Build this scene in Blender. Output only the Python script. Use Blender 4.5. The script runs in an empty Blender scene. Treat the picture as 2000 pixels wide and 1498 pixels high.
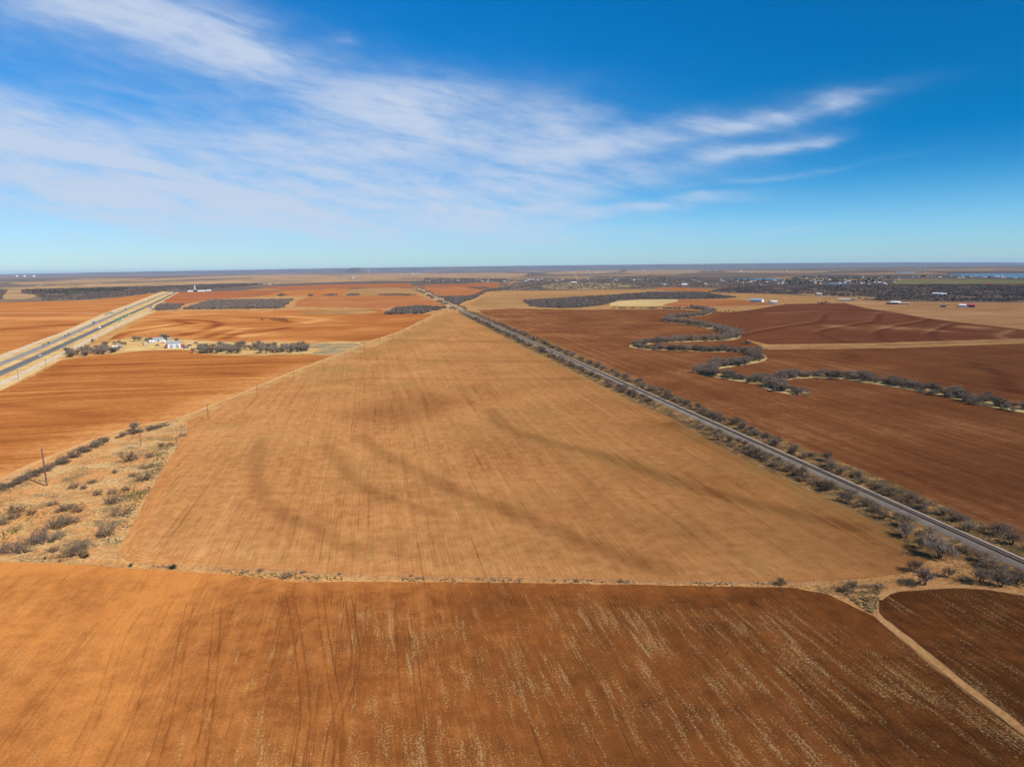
import bpy, bmesh, math, random
import numpy as np
from mathutils import Vector, Matrix, noise as mnoise
from mathutils.geometry import delaunay_2d_cdt

R = math.radians
sc = bpy.context.scene
COL = sc.collection
rnd = random.Random(7)
nrg = np.random.default_rng(7)

# ------------------------------------------------------------------ camera
H = 90.0
FPX = 1350.0                      # focal length in pixels of the 2000 px wide photograph
PITCH = math.atan(225.0 / FPX)
cam_data = bpy.data.cameras.new('camera')
cam = bpy.data.objects.new('camera', cam_data)
COL.objects.link(cam)
CAMR = Matrix.Rotation(math.pi / 2 - PITCH, 4, 'X') @ Matrix.Rotation(R(-0.63), 4, 'Z')
cam.matrix_world = Matrix.Translation((0, 0, H)) @ CAMR
cam_data.sensor_width = 36.0
cam_data.lens = 36.0 * FPX / 2000.0
cam_data.clip_start = 1.0
cam_data.clip_end = 300000.0
sc.camera = cam
C3 = CAMR.to_3x3()

def ray(px, py):
    return (C3 @ Vector(((px - 1000) / FPX, -(py - 749) / FPX, -1))).normalized()

def P(px, py, z=0.0):
    """ground point seen at a photograph pixel"""
    d = ray(px, py)
    t = (z - H) / d.z if d.z < -0.0016 else H / 0.0016
    return Vector((d.x * t, d.y * t))

# ------------------------------------------------------------------ render, light, sky
sc.view_settings.view_transform = 'Standard'
sc.view_settings.look = 'None'
sc.view_settings.gamma = 1.0
sc.view_settings.exposure = 0.5
sc.cycles.use_denoising = True
sc.cycles.denoising_prefilter = 'NONE'
sc.cycles.volume_bounces = 0
sc.cycles.max_bounces = 5
sc.cycles.diffuse_bounces = 2
sc.cycles.sample_clamp_indirect = 4.0

SUN_AZ, SUN_EL = R(126), R(43)    # azimuth clockwise from the view direction (+Y)
sun_dir = Vector((math.sin(SUN_AZ) * math.cos(SUN_EL), math.cos(SUN_AZ) * math.cos(SUN_EL), math.sin(SUN_EL)))
ld = bpy.data.lights.new('sun', 'SUN')
ld.energy = 5.0
ld.angle = R(0.53)
ld.color = (1.0, 0.945, 0.86)
sun = bpy.data.objects.new('sun', ld)
COL.objects.link(sun)
sun.rotation_euler = sun_dir.to_track_quat('Z', 'Y').to_euler()
sun.location = (0, 0, 300)


class NT:
    """small node-graph writer"""
    def __init__(s, tree):
        s.t = tree
        s.L = tree.links
    def node(s, kind, **kw):
        n = s.t.nodes.new(kind)
        for k, v in kw.items():
            setattr(n, k, v)
        return n
    def put(s, sock, v):
        if v is None:
            return
        if isinstance(v, bpy.types.NodeSocket):
            s.L.new(v, sock)
        else:
            if isinstance(v, (tuple, list)) and len(v) == 3 and sock.type == 'RGBA':
                v = (*v, 1.0)
            sock.default_value = v
    def m(s, op, a, b=None, c=None, clamp=False):
        n = s.node('ShaderNodeMath', operation=op)
        n.use_clamp = clamp
        for i, v in enumerate((a, b, c)):
            s.put(n.inputs[i], v)
        return n.outputs[0]
    def add(s, *a):
        o = a[0]
        for b in a[1:]:
            o = s.m('ADD', o, b)
        return o
    def mul(s, a, b):
        return s.m('MULTIPLY', a, b)
    def xyz(s, x=0.0, y=0.0, z=0.0):
        n = s.node('ShaderNodeCombineXYZ')
        for i, v in enumerate((x, y, z)):
            s.put(n.inputs[i], v)
        return n.outputs[0]
    def sep(s, v):
        n = s.node('ShaderNodeSeparateXYZ')
        s.put(n.inputs[0], v)
        return n.outputs
    def noise(s, vec, scale=1.0, detail=4.0, rough=0.55, dist=0.0):
        n = s.node('ShaderNodeTexNoise')
        s.put(n.inputs['Vector'], vec)
        n.inputs['Scale'].default_value = scale
        n.inputs['Detail'].default_value = detail
        n.inputs['Roughness'].default_value = rough
        n.inputs['Distortion'].default_value = dist
        return n.outputs[0]
    def sm(s, x, lo, hi, a=0.0, b=1.0):
        n = s.node('ShaderNodeMapRange', interpolation_type='SMOOTHSTEP')
        s.put(n.inputs[0], x)
        for i, v in zip((1, 2, 3, 4), (lo, hi, a, b)):
            s.put(n.inputs[i], v)
        return n.outputs[0]
    def mix(s, f, a, b, blend='MIX'):
        n = s.node('ShaderNodeMix', data_type='RGBA', blend_type=blend)
        s.put(n.inputs[0], f); s.put(n.inputs[6], a); s.put(n.inputs[7], b)
        return n.outputs[2]
    def ramp(s, f, stops):
        n = s.node('ShaderNodeValToRGB')
        e = n.color_ramp.elements
        while len(e) < len(stops):
            e.new(0.5)
        for el, (p, c) in zip(e, stops):
            el.position = p
            el.color = (*c, 1)
        s.put(n.inputs[0], f)
        return n.outputs[0]
    def attr(s, name):
        n = s.node('ShaderNodeAttribute', attribute_name=name)
        return n.outputs['Fac']
    def pos(s):
        return s.node('ShaderNodeNewGeometry').outputs['Position']


def srgb(r, g, b):
    f = lambda c: (c / 255 / 12.92) if c <= 10 else ((c / 255 + 0.055) / 1.055) ** 2.4
    return (f(r), f(g), f(b))

world = bpy.data.worlds.new('World')
sc.world = world
world.use_nodes = True
wt = world.node_tree
wt.nodes.clear()
w = NT(wt)
SKY_S = 0.072
sky = w.node('ShaderNodeTexSky', sky_type='NISHITA')
sky.sun_disc = False
sky.sun_elevation = SUN_EL
sky.sun_rotation = SUN_AZ
sky.altitude = 600
sky.air_density = 1.0
sky.dust_density = 0.25
sky.ozone_density = 3.0
hs = w.node('ShaderNodeHueSaturation')
w.put(hs.inputs['Color'], sky.outputs[0])
hs.inputs['Hue'].default_value = 0.5
tc = w.node('ShaderNodeTexCoord')
gx, gy, gz = w.sep(tc.outputs['Generated'])
az = w.m('ARCTAN2', gx, gy)
el = w.m('ARCSINE', w.m('MINIMUM', w.m('MAXIMUM', gz, -1.0), 1.0))
w.put(hs.inputs['Saturation'], w.sm(el, 0.0, 0.13, 1.15, 1.72))
w.put(hs.inputs['Value'], w.mul(w.sm(el, 0.0, 0.5, 1.05, 1.30), w.m('MULTIPLY_ADD', w.mul(w.sm(az, -0.2, 0.7), w.sm(el, 0.02, 0.16)), -0.24, 1.0)))
skyc = w.mix(1.0, hs.outputs[0], w.mix(w.sm(el, 0.0, 0.22), w.mix(w.sm(az, -0.5, 0.5), (0.62, 0.85, 1.16), (0.57, 0.92, 1.36)), (0.42, 1.02, 1.10)), 'MULTIPLY')
# wispy warp of the cloud outlines
wv = w.xyz(w.mul(az, 3.0), w.mul(el, 7.0), 1.7)
wn1 = w.noise(wv, 1.5, 5, 0.6)
wn2 = w.noise(w.xyz(w.mul(az, 3.0), w.mul(el, 7.0), 9.3), 1.5, 5, 0.6)
azw = w.add(az, w.mul(w.m('SUBTRACT', wn1, 0.5), 0.15))
elw = w.add(el, w.mul(w.m('SUBTRACT', wn2, 0.5), 0.05))

def azel(px, py):
    d = ray(px, py)
    return np.array((math.atan2(d.x, d.y), math.asin(d.z)))

CLOUDS = [(450, 480, 900, 45, 0, .22),   # photograph pixel centre, radii, tilt (deg, + = falling to the right), amount
    (120, 345, 470, 100, 8, .97), (-80, 235, 330, 65, 12, .50), (470, 375, 400, 66, 8, .85), (800, 420, 320, 40, 4, .60),
    (300, 190, 560, 150, 8, .22), (760, 330, 380, 110, 0, .28), (330, 50, 250, 62, 14, .85), (470, 105, 110, 50, 26, .62), (120, 10, 150, 40, 0, .45), (60, 225, 200, 30, 10, .15),
    (750, 192, 165, 58, 5, .72), (860, 215, 100, 30, 4, .42), (830, 255, 240, 62, -4, .60), (650, 300, 240, 48, -4, .48),
    (1060, 258, 100, 46, -4, .62), (1130, 225, 80, 26, 0, .25), (1250, 268, 250, 26, -9, .55), (1480, 235, 190, 17, -11, .60), (1630, 209, 58, 12, -16, .34),
    (1440, 290, 120, 15, -10, .62), (1560, 270, 60, 7, -6, .4), (1080, 335, 280, 52, -4, .50), (960, 378, 260, 28, -6, .52),
    (1230, 402, 190, 13, -3, .52), (1010, 405, 110, 9, -10, .5), (1090, 425, 80, 8, -6, .35), (1000, 450, 300, 22, 0, .25), (1500, 340, 180, 8, -8, .22),
    (1580, 453, 90, 6, -3, .18), (690, 78, 38, 9, 6, .35), (1350, 385, 120, 8, -6, .22)]
tot = None
for (cx, cy, rx, ry, tilt, amp) in CLOUDS:
    c0 = azel(cx, cy)
    J = np.stack([(azel(cx + 4, cy) - c0) / 4, (azel(cx, cy + 4) - c0) / 4], axis=1)
    a = R(tilt)
    E = np.array([[math.cos(a) / rx, math.sin(a) / rx], [-math.sin(a) / ry, math.cos(a) / ry]])
    M = E @ np.linalg.inv(J)
    da = w.m('SUBTRACT', azw, float(c0[0]))
    de = w.m('SUBTRACT', elw, float(c0[1]))
    p = w.m('MULTIPLY_ADD', da, float(M[0, 0]), w.mul(de, float(M[0, 1])))
    q = w.m('MULTIPLY_ADD', da, float(M[1, 0]), w.mul(de, float(M[1, 1])))
    g = w.m('EXPONENT', w.mul(w.m('MULTIPLY_ADD', p, p, w.mul(q, q)), -1.0))
    g = w.mul(g, amp)
    tot = g if tot is None else w.m('SUBTRACT', w.add(tot, g), w.mul(tot, g))   # 1-(1-a)(1-b)
elt = w.m('MULTIPLY_ADD', az, 0.16, el)      # fibres drift slightly upward to the right
f1 = w.noise(w.xyz(w.mul(az, 5.0), w.mul(elt, 30.0), 0.0), 1.0, 8, 0.62, 0.6)
f2 = w.noise(w.xyz(w.mul(az, 16.0), w.mul(elt, 60.0), 3.0), 1.0, 6, 0.6, 0.3)
fib = w.add(w.mul(f1, 1.2), w.mul(f2, 0.75), -0.43)
f0 = w.noise(w.xyz(w.mul(az, 7.0), w.mul(elt, 26.0), 21.0), 1.0, 5, 0.55, 0.5)
fib = w.add(w.mul(fib, 0.62), w.mul(f0, 0.60), -0.09)
fib = w.sm(fib, 0.22, 0.86, 0.40, 1.34)
cov = w.m('MINIMUM', w.mul(tot, fib), 0.93)
cov = w.sm(cov, -0.25, 1.05, -0.10, 0.95)
cov = w.m('MAXIMUM', cov, 0.0)
cov = w.mul(cov, w.sm(el, 0.0, 0.04))
ccol = tuple(v / SKY_S / 2 ** 0.5 for v in srgb(198, 212, 234))
wcol = w.mix(cov, skyc, ccol)
bg = w.node('ShaderNodeBackground')
w.put(bg.inputs['Color'], wcol)
bg.inputs['Strength'].default_value = SKY_S
wo = w.node('ShaderNodeOutputWorld')
w.L.new(bg.outputs[0], wo.inputs['Surface'])

# ------------------------------------------------------------------ tagging and mesh helpers
def tag(o, label=None, cat=None, group=None, kind=None):
    if label: o['label'] = label
    if cat: o['category'] = cat
    if group: o['group'] = group
    if kind: o['kind'] = kind
    return o

def link(name, me, mat=None, parent=None):
    o = bpy.data.objects.new(name, me)
    COL.objects.link(o)
    if mat is not None and me is not None and len(me.materials) == 0:
        me.materials.append(mat)
    if parent is not None:
        o.parent = parent
    return o

def empty(name, loc=(0, 0, 0), rz=0.0):
    o = bpy.data.objects.new(name, None)
    COL.objects.link(o)
    o.location = loc
    o.rotation_euler = (0, 0, rz)
    return o

def copy_tree(o):
    c = o.copy(); COL.objects.link(c)
    for ch in list(o.children):
        d = ch.copy(); COL.objects.link(d); d.parent = c
        for g in list(ch.children):
            e = g.copy(); COL.objects.link(e); e.parent = d
    return c

def mesh_np(name, v, f):
    """v (n,3), f (m,k) uniform arrays -> mesh"""
    v = np.asarray(v, dtype=np.float32); f = np.asarray(f, dtype=np.int32)
    me = bpy.data.meshes.new(name)
    me.vertices.add(len(v)); me.vertices.foreach_set('co', v.ravel())
    k = f.shape[1]
    me.loops.add(f.size); me.loops.foreach_set('vertex_index', f.ravel())
    me.polygons.add(len(f))
    me.polygons.foreach_set('loop_start', np.arange(0, f.size, k, dtype=np.int32))
    me.update(calc_edges=True)
    return me

class MB:
    """collects boxes, prisms and tubes into one mesh"""
    def __init__(s):
        s.v = []; s.f = []
    def quad(s, *pts):
        n = len(s.v); s.v += [tuple(p) for p in pts]; s.f.append(tuple(range(n, n + len(pts))))
    def box(s, x0, x1, y0, y1, z0, z1, taper=0.0):
        n = len(s.v); t = taper
        s.v += [(x0, y0, z0), (x1, y0, z0), (x1, y1, z0), (x0, y1, z0),
                (x0 + t, y0 + t, z1), (x1 - t, y0 + t, z1), (x1 - t, y1 - t, z1), (x0 + t, y1 - t, z1)]
        for q in ((3, 2, 1, 0), (4, 5, 6, 7), (0, 1, 5, 4), (1, 2, 6, 5), (2, 3, 7, 6), (3, 0, 4, 7)):
            s.f.append(tuple(n + i for i in q))
    def prism(s, prof, y0, y1):
        """profile of (x,z) points swept along y"""
        n = len(s.v); k = len(prof)
        s.v += [(x, y0, z) for x, z in prof] + [(x, y1, z) for x, z in prof]
        s.f.append(tuple(range(n, n + k))); s.f.append(tuple(range(n + 2 * k - 1, n + k - 1, -1)))
        for i in range(k):
            j = (i + 1) % k
            s.f.append((n + j, n + i, n + k + i, n + k + j))
    def tube(s, a, b, r0, r1, k=6, caps=True):
        a = Vector(a); b = Vector(b)
        d = (b - a).normalized()
        u = d.cross(Vector((0, 0, 1)) if abs(d.z) < 0.95 else Vector((1, 0, 0))).normalized()
        w_ = d.cross(u)
        n = len(s.v)
        for (c, r) in ((a, r0), (b, r1)):
            for i in range(k):
                t = 2 * math.pi * i / k
                s.v.append(tuple(c + u * (r * math.cos(t)) + w_ * (r * math.sin(t))))
        for i in range(k):
            j = (i + 1) % k
            s.f.append((n + i, n + j, n + k + j, n + k + i))
        if caps:
            s.f.append(tuple(range(n + k - 1, n - 1, -1))); s.f.append(tuple(range(n + k, n + 2 * k)))
    def lathe(s, prof, cx=0, cy=0, k=16):
        n = len(s.v)
        for (r, z) in prof:
            for i in range(k):
                t = 2 * math.pi * i / k
                s.v.append((cx + r * math.cos(t), cy + r * math.sin(t), z))
        for a in range(len(prof) - 1):
            for i in range(k):
                j = (i + 1) % k
                s.f.append((n + a * k + i, n + a * k + j, n + (a + 1) * k + j, n + (a + 1) * k + i))
    def mesh(s, name, bevel=0.0):
        me = bpy.data.meshes.new(name)
        me.from_pydata(s.v, [], s.f)
        if bevel > 0:
            bm = bmesh.new(); bm.from_mesh(me)
            bmesh.ops.bevel(bm, geom=list(bm.edges), offset=bevel, segments=2, affect='EDGES', clamp_overlap=True)
            bm.to_mesh(me); bm.free()
        me.update()
        return me
    def build(s, name, mat, parent=None, bevel=0.0):
        return link(name, s.mesh(name, bevel), mat, parent)

# ------------------------------------------------------------------ materials
def new_mat(name):
    m = bpy.data.materials.new(name)
    m.use_nodes = True
    m.node_tree.nodes.clear()
    g = NT(m.node_tree)
    out = g.node('ShaderNodeOutputMaterial')
    return m, g, out

ALB = 0.66      # photograph is exposed half a stop up, so true reflectances are lower than they look
def diffuse(g, out, col, rough=1.0, normal=None, alb=ALB):
    d = g.node('ShaderNodeBsdfDiffuse')
    sc_ = g.node('ShaderNodeVectorMath', operation='SCALE')
    g.put(sc_.inputs[0], col); sc_.inputs['Scale'].default_value = alb
    g.put(d.inputs['Color'], sc_.outputs[0])
    d.inputs['Roughness'].default_value = rough
    if normal is not None:
        g.L.new(normal, d.inputs['Normal'])
    g.L.new(d.outputs[0], out.inputs['Surface'])

def bump(g, h, strength, dist):
    b = g.node('ShaderNodeBump')
    b.inputs['Strength'].default_value = strength
    b.inputs['Distance'].default_value = dist
    g.put(b.inputs['Height'], h)
    return b.outputs[0]

def pmat(name, col, rough=0.6, metal=0.0, var=0.12, scale=0.8):
    """painted or plain surface with a little wear"""
    m, g, out = new_mat(name)
    n = g.noise(g.pos(), scale, 5, 0.6)
    col = tuple(v * 0.8 for v in col)
    c = g.mix(g.sm(n, 0.35, 0.7), tuple(v * (1 - var) for v in col), tuple(min(1, v * (1 + var)) for v in col))
    b = g.node('ShaderNodeBsdfPrincipled')
    g.put(b.inputs['Base Color'], c)
    b.inputs['Roughness'].default_value = rough
    b.inputs['Metallic'].default_value = metal
    g.L.new(b.outputs[0], out.inputs['Surface'])
    return m

def soil(name, dark, base, light, rdir, patch=45.0, A=1.2, B=1.0, Cc=0.7, D=0.05, row=1.7, stw=3.0, warp=0.0, warps=60.0,
         green=None, gamt=0.0, lines=0.22, mott=0.8, straw=None, sthr=0.62, scl=3.0, bstr=0.5, bdist=0.12, spk=0.25, stretch=28.0):
    m, g, out = new_mat(name)
    pos = g.pos()
    x, y, z = g.sep(pos)
    dx, dy = rdir
    r = g.m('MULTIPLY_ADD', x, dx, g.mul(y, dy))
    c = g.m('MULTIPLY_ADD', x, dy, g.mul(y, -dx))
    if warp:
        c = g.m('MULTIPLY_ADD', g.m('SUBTRACT', g.noise(pos, 1 / warps, 2, 0.5), 0.5), warp, c)
    big = g.noise(pos, 1 / patch, 5, 0.6, 0.4)
    v1 = g.xyz(c, g.mul(r, 1 / stretch), 0.0)
    st = g.noise(v1, 1 / stw, 5, 0.6)
    st2 = g.noise(g.xyz(c, g.mul(r, 1 / (stretch * 0.5)), 5.0), 1.6, 4, 0.65)
    rows = g.m('SINE', g.m('MULTIPLY_ADD', c, 2 * math.pi / row, g.mul(st2, 3.0)))
    mot = g.noise(pos, 0.20, 6, 0.72)
    t = g.add(0.5, g.mul(g.m('SUBTRACT', big, 0.5), A), g.mul(g.m('SUBTRACT', st, 0.5), B),
              g.mul(g.m('SUBTRACT', st2, 0.5), Cc), g.mul(rows, D), g.attr('pale'), g.mul(g.mul(g.attr('dark'), -1.0), g.sm(g.add(g.mul(st2, 0.6), g.mul(mot, 0.4)), 0.32, 0.68, 0.35, 1.65)))
    t = g.m('MULTIPLY_ADD', g.m('SUBTRACT', mot, 0.5), mott, t)
    ln = g.noise(g.xyz(c, g.mul(r, 1 / 90.0), 11.0), 0.95, 3, 0.6)
    t = g.m('MULTIPLY_ADD', g.sm(ln, 0.60, 0.70), -lines, t)
    t = g.m('MULTIPLY_ADD', g.sm(ln, 0.40, 0.30), lines * 0.6, t)
    col = g.ramp(t, [(0.0, dark), (0.5, base), (1.0, light)])
    fine = g.noise(pos, 2.2, 5, 0.7)
    if green is not None:
        gn = g.add(g.mul(g.noise(g.xyz(c, g.mul(r, 0.05), 2.0), 0.5, 4, 0.65), 0.5), g.mul(g.noise(pos, 1 / 55.0, 4, 0.6), 0.5))
        gf = g.sm(g.add(gn, g.mul(g.attr('green'), 0.35), gamt), 0.50, 0.78, 0.0, 0.70)
        col = g.mix(gf, col, green)
    if straw is not None:
        clus = g.noise(g.xyz(c, g.mul(r, 0.11), 7.0), 1 / scl, 5, 0.65, 0.4)
        clb = g.noise(pos, 1 / 30.0, 3, 0.5)
        fl = g.noise(g.xyz(g.mul(c, 1.0), g.mul(r, 0.7), 0.0), 2.3, 6, 0.75)
        s = g.add(g.mul(clus, 1.05), g.mul(clb, 0.45), g.mul(g.m('SUBTRACT', fl, 0.5), 1.55), g.attr('straw'))
        col = g.mix(g.sm(s, sthr, sthr + 0.26, 0.0, 0.58), col, straw)
    k = g.sm(fine, 0.25, 0.75, 1 - spk, 1 + spk)
    mm = g.node('ShaderNodeVectorMath', operation='SCALE')
    g.put(mm.inputs[0], col); g.put(mm.inputs['Scale'], k)
    h = g.add(fine, g.mul(st2, 0.8), g.mul(g.sm(ln, 0.60, 0.70), -1.2))
    diffuse(g, out, mm.outputs[0], 1.0, bump(g, h, bstr, bdist))
    return m

def mottled(name, cols, scales=(0.05, 0.6), thr=0.5, wid=0.12, spk=0.2, bstr=0.4, bdist=0.2, third=None, thr3=0.6):
    m, g, out = new_mat(name)
    pos = g.pos()
    a = g.noise(pos, scales[0], 5, 0.65, 0.5)
    b = g.noise(pos, scales[1], 5, 0.7)
    s = g.add(g.mul(a, 0.6), g.mul(b, 0.4))
    col = g.mix(g.sm(s, thr - wid, thr + wid), cols[0], cols[1])
    if third is not None:
        a3 = g.noise(g.xyz(*[g.add(q, 31.0) for q in g.sep(pos)]), scales[0] * 1.7, 6, 0.7)
        b3 = g.noise(pos, scales[1] * 1.3, 3, 0.6)
        col = g.mix(g.sm(g.add(g.mul(a3, 0.6), g.mul(b3, 0.4)), thr3 - 0.05, thr3 + 0.06), col, third)
    k = g.sm(b, 0.25, 0.75, 1 - spk, 1 + spk)
    mm = g.node('ShaderNodeVectorMath', operation='SCALE')
    g.put(mm.inputs[0], col); g.put(mm.inputs['Scale'], k)
    diffuse(g, out, mm.outputs[0], 1.0, bump(g, b, bstr, bdist))
    return m

def barkmat(name, c0, c1, scale=1.5):
    m, g, out = new_mat(name)
    oi = g.node('ShaderNodeObjectInfo').outputs['Random']
    n = g.noise(g.pos(), scale, 3, 0.6)
    f = g.sm(g.add(n, g.mul(g.m('SUBTRACT', oi, 0.5), 0.5)), 0.2, 0.8)
    diffuse(g, out, g.mix(f, c0, c1), 0.6)
    return m

# rows run parallel to the railway
RA, RB = P(2000, 1103.5), P(900, 606)
rail_dir = (RB - RA).normalized()
rail_nrm = Vector((rail_dir.y, -rail_dir.x))     # to the right of the track
RD = (rail_dir.x, rail_dir.y)
XD = (0.985, 0.17)

STRAW = (0.52, 0.35, 0.145)
M = {}
M['front'] = soil('front_soil', (0.085, 0.030, 0.010), (0.245, 0.082, 0.021), (0.50, 0.195, 0.050), RD, patch=34, A=0.75, B=0.36, Cc=0.38,
                  D=0.0, row=1.1, stw=4.5, lines=0.09, straw=STRAW, sthr=0.84, scl=1.7, bstr=0.7, bdist=0.16, spk=0.22)
M['middle'] = soil('middle_soil', (0.17, 0.062, 0.018), (0.380, 0.166, 0.056), (0.56, 0.285, 0.105), RD, patch=60, A=0.75, B=0.5, Cc=0.55,
                   D=0.02, row=1.3, stw=4.0, green=(0.26, 0.158, 0.050), gamt=0.03, bstr=0.5, bdist=0.12, spk=0.16, stretch=45, mott=1.0)
M['right'] = soil('right_soil', (0.090, 0.031, 0.013), (0.196, 0.071, 0.0245), (0.36, 0.165, 0.068), RD, patch=80, A=1.1, B=0.9, Cc=0.55, D=0.03,
                  row=3.0, stw=5.0, straw=(0.42, 0.24, 0.10), sthr=1.0, scl=5, bstr=0.6, bdist=0.15, stretch=45)
M['far_red'] = soil('far_red_soil', (0.080, 0.025, 0.012), (0.155, 0.050, 0.020), (0.36, 0.17, 0.075), XD, patch=160, A=0.5, B=0.3, Cc=0.2, D=0.0,
                    row=4.0, stw=14, warp=60, warps=250, bstr=0.4, stretch=20)
M['left'] = soil('left_soil', (0.165, 0.047, 0.013), (0.345, 0.118, 0.029), (0.52, 0.245, 0.080), XD, patch=120, A=0.8, B=1.3, Cc=0.35, D=0.02, row=4.0,
                 stw=13, warp=30, warps=160, bstr=0.5, stretch=26)
M['farm'] = soil('farm_soil', (0.18, 0.047, 0.012), (0.385, 0.135, 0.034), (0.60, 0.32, 0.11), XD, patch=130, A=1.0, B=0.8, Cc=0.3, D=0.0, row=5.0,
                 stw=12, warp=60, warps=200, bstr=0.4, stretch=24)
M['orange'] = soil('orange_soil', (0.20, 0.062, 0.020), (0.36, 0.132, 0.044), (0.50, 0.25, 0.095), XD, patch=170, A=0.9, B=0.8, Cc=0.2, D=0.0,
                   row=6.0, stw=16, warp=50, warps=260, bstr=0.3, stretch=24)
M['redstrip'] = soil('red_strip_soil', (0.19, 0.058, 0.021), (0.31, 0.106, 0.037), (0.42, 0.17, 0.065), XD, patch=170, A=0.8, B=0.5, Cc=0.2, D=0.0,
                     row=6.0, stw=20, bstr=0.3, stretch=24)
M['tan'] = soil('tan_grass', (0.22, 0.118, 0.046), (0.335, 0.178, 0.067), (0.48, 0.29, 0.115), XD, patch=180, A=1.3, B=0.5, Cc=0.3, D=0.0,
                row=6.0, stw=20, green=(0.26, 0.19, 0.07), gamt=0.0, bstr=0.4, stretch=14)
M['tanfar'] = soil('far_dry_grass', (0.14, 0.095, 0.065), (0.34, 0.205, 0.10), (0.46, 0.29, 0.14), XD, patch=420, A=2.4, B=0.7, Cc=0.2, D=0.0,
                   row=9.0, stw=60, green=(0.13, 0.10, 0.07), gamt=0.0, bstr=0.3, stretch=10)
M['pasture'] = soil('pasture_grass', (0.22, 0.115, 0.050), (0.42, 0.205, 0.085), (0.56, 0.36, 0.17), XD, patch=130, A=1.4, B=0.6, Cc=0.3, D=0.0,
                row=6.0, stw=20, bstr=0.4, stretch=14)
M['straw'] = soil('straw_field', (0.40, 0.24, 0.09), (0.56, 0.385, 0.165), (0.68, 0.51, 0.25), XD, patch=120, A=1.2, B=0.5, Cc=0.3, D=0.0,
                  row=6.0, stw=15, bstr=0.3, stretch=14)
M['greenf'] = soil('green_field', (0.12, 0.115, 0.045), (0.19, 0.165, 0.065), (0.34, 0.24, 0.09), XD, patch=200, A=1.4, B=0.5, Cc=0.3, D=0.0,
                   row=6.0, stw=20, bstr=0.3, stretch=14)
M['sand'] = mottled('sandy_scrub_soil', ((0.47, 0.225, 0.080), (0.46, 0.31, 0.14)), (0.05, 0.7), 0.53, 0.08, 0.28, 0.5, 0.25, third=(0.18, 0.125, 0.062), thr3=0.54)
M['verge'] = mottled('dry_verge_grass', ((0.40, 0.215, 0.075), (0.55, 0.385, 0.165)), (0.04, 0.5), 0.48, 0.1, 0.2, 0.4, 0.2)
M['strip'] = mottled('railside_grass', ((0.22, 0.112, 0.042), (0.44, 0.25, 0.095)), (0.09, 0.9), 0.53, 0.09, 0.3, 0.6, 0.3, third=(0.115, 0.078, 0.038), thr3=0.50)
M['margin'] = mottled('field_margin_soil', ((0.42, 0.19, 0.065), (0.52, 0.28, 0.105)), (0.06, 0.8), 0.5, 0.1, 0.25, 0.5, 0.2, third=(0.20, 0.125, 0.055), thr3=0.56)
M['creekgrass'] = mottled('creek_grass', ((0.46, 0.27, 0.10), (0.62, 0.45, 0.20)), (0.08, 0.8), 0.48, 0.1, 0.2, 0.4, 0.2)
M['scrubland'] = mottled('scrub_ground', ((0.145, 0.105, 0.080), (0.26, 0.17, 0.09)), (0.012, 0.15), 0.56, 0.09, 0.3, 0.5, 1.0)
M['debris'] = mottled('grey_weeds', ((0.40, 0.26, 0.11), (0.23, 0.185, 0.12)), (0.06, 0.35), 0.5, 0.06, 0.3, 0.5, 0.4)
M['track'] = mottled('dirt_track', ((0.44, 0.215, 0.08), (0.55, 0.31, 0.13)), (0.06, 0.9), 0.5, 0.15, 0.15, 0.4, 0.1)
M['pinktrack'] = mottled('red_sandy_track', ((0.25, 0.105, 0.045), (0.43, 0.235, 0.115)), (0.03, 0.35), 0.46, 0.1, 0.2, 0.4, 0.1)
M['gravel'] = mottled('pale_gravel', ((0.42, 0.325, 0.215), (0.54, 0.43, 0.31)), (0.05, 0.9), 0.5, 0.15, 0.12, 0.3, 0.05)
M['asphalt'] = mottled('asphalt', ((0.105, 0.100, 0.100), (0.145, 0.138, 0.135)), (0.03, 0.8), 0.5, 0.15, 0.1, 0.2, 0.02)
M['asphalt_worn'] = mottled('worn_asphalt', ((0.19, 0.172, 0.158), (0.24, 0.218, 0.20)), (0.03, 0.8), 0.5, 0.15, 0.1, 0.2, 0.02)
M['paint_white'] = pmat('road_paint', (0.75, 0.74, 0.70), 0.7)
M['paint_yellow'] = pmat('yellow_paint', (0.75, 0.55, 0.10), 0.7)
M['ridge'] = M['front']
M['twig'] = barkmat('grey_twigs', (0.185, 0.128, 0.086), (0.39, 0.285, 0.20))
M['grove'] = barkmat('grove_twigs', (0.26, 0.19, 0.14), (0.46, 0.35, 0.265))
M['twig_brown'] = barkmat('brown_twigs', (0.16, 0.112, 0.077), (0.34, 0.245, 0.175))
M['bark'] = barkmat('bark', (0.07, 0.052, 0.042), (0.15, 0.115, 0.095))
M['creektwig'] = barkmat('creek_twigs', (0.20, 0.148, 0.108), (0.37, 0.285, 0.215), 0.6)
M['thicket'] = barkmat('thicket_twigs', (0.18, 0.135, 0.112), (0.31, 0.235, 0.19), 0.05)
M['evergreen'] = barkmat('evergreen_leaves', (0.035, 0.045, 0.028), (0.085, 0.095, 0.065))
M['juniper'] = barkmat('juniper_leaves', (0.025, 0.035, 0.018), (0.055, 0.07, 0.035), 0.03)
M['strawblade'] = barkmat('dry_grass_blades', (0.42, 0.27, 0.10), (0.68, 0.50, 0.23), 0.4)
M['greenblade'] = barkmat('green_weed_blades', (0.085, 0.10, 0.03), (0.20, 0.20, 0.06), 0.4)
M['wood'] = pmat('pole_wood', (0.16, 0.085, 0.055), 0.85, 0, 0.3, 3)
M['greywood'] = pmat('grey_wood', (0.20, 0.16, 0.125), 0.85, 0, 0.3, 3)
M['insul'] = pmat('insulator_glaze', (0.45, 0.45, 0.45), 0.3)
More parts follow.
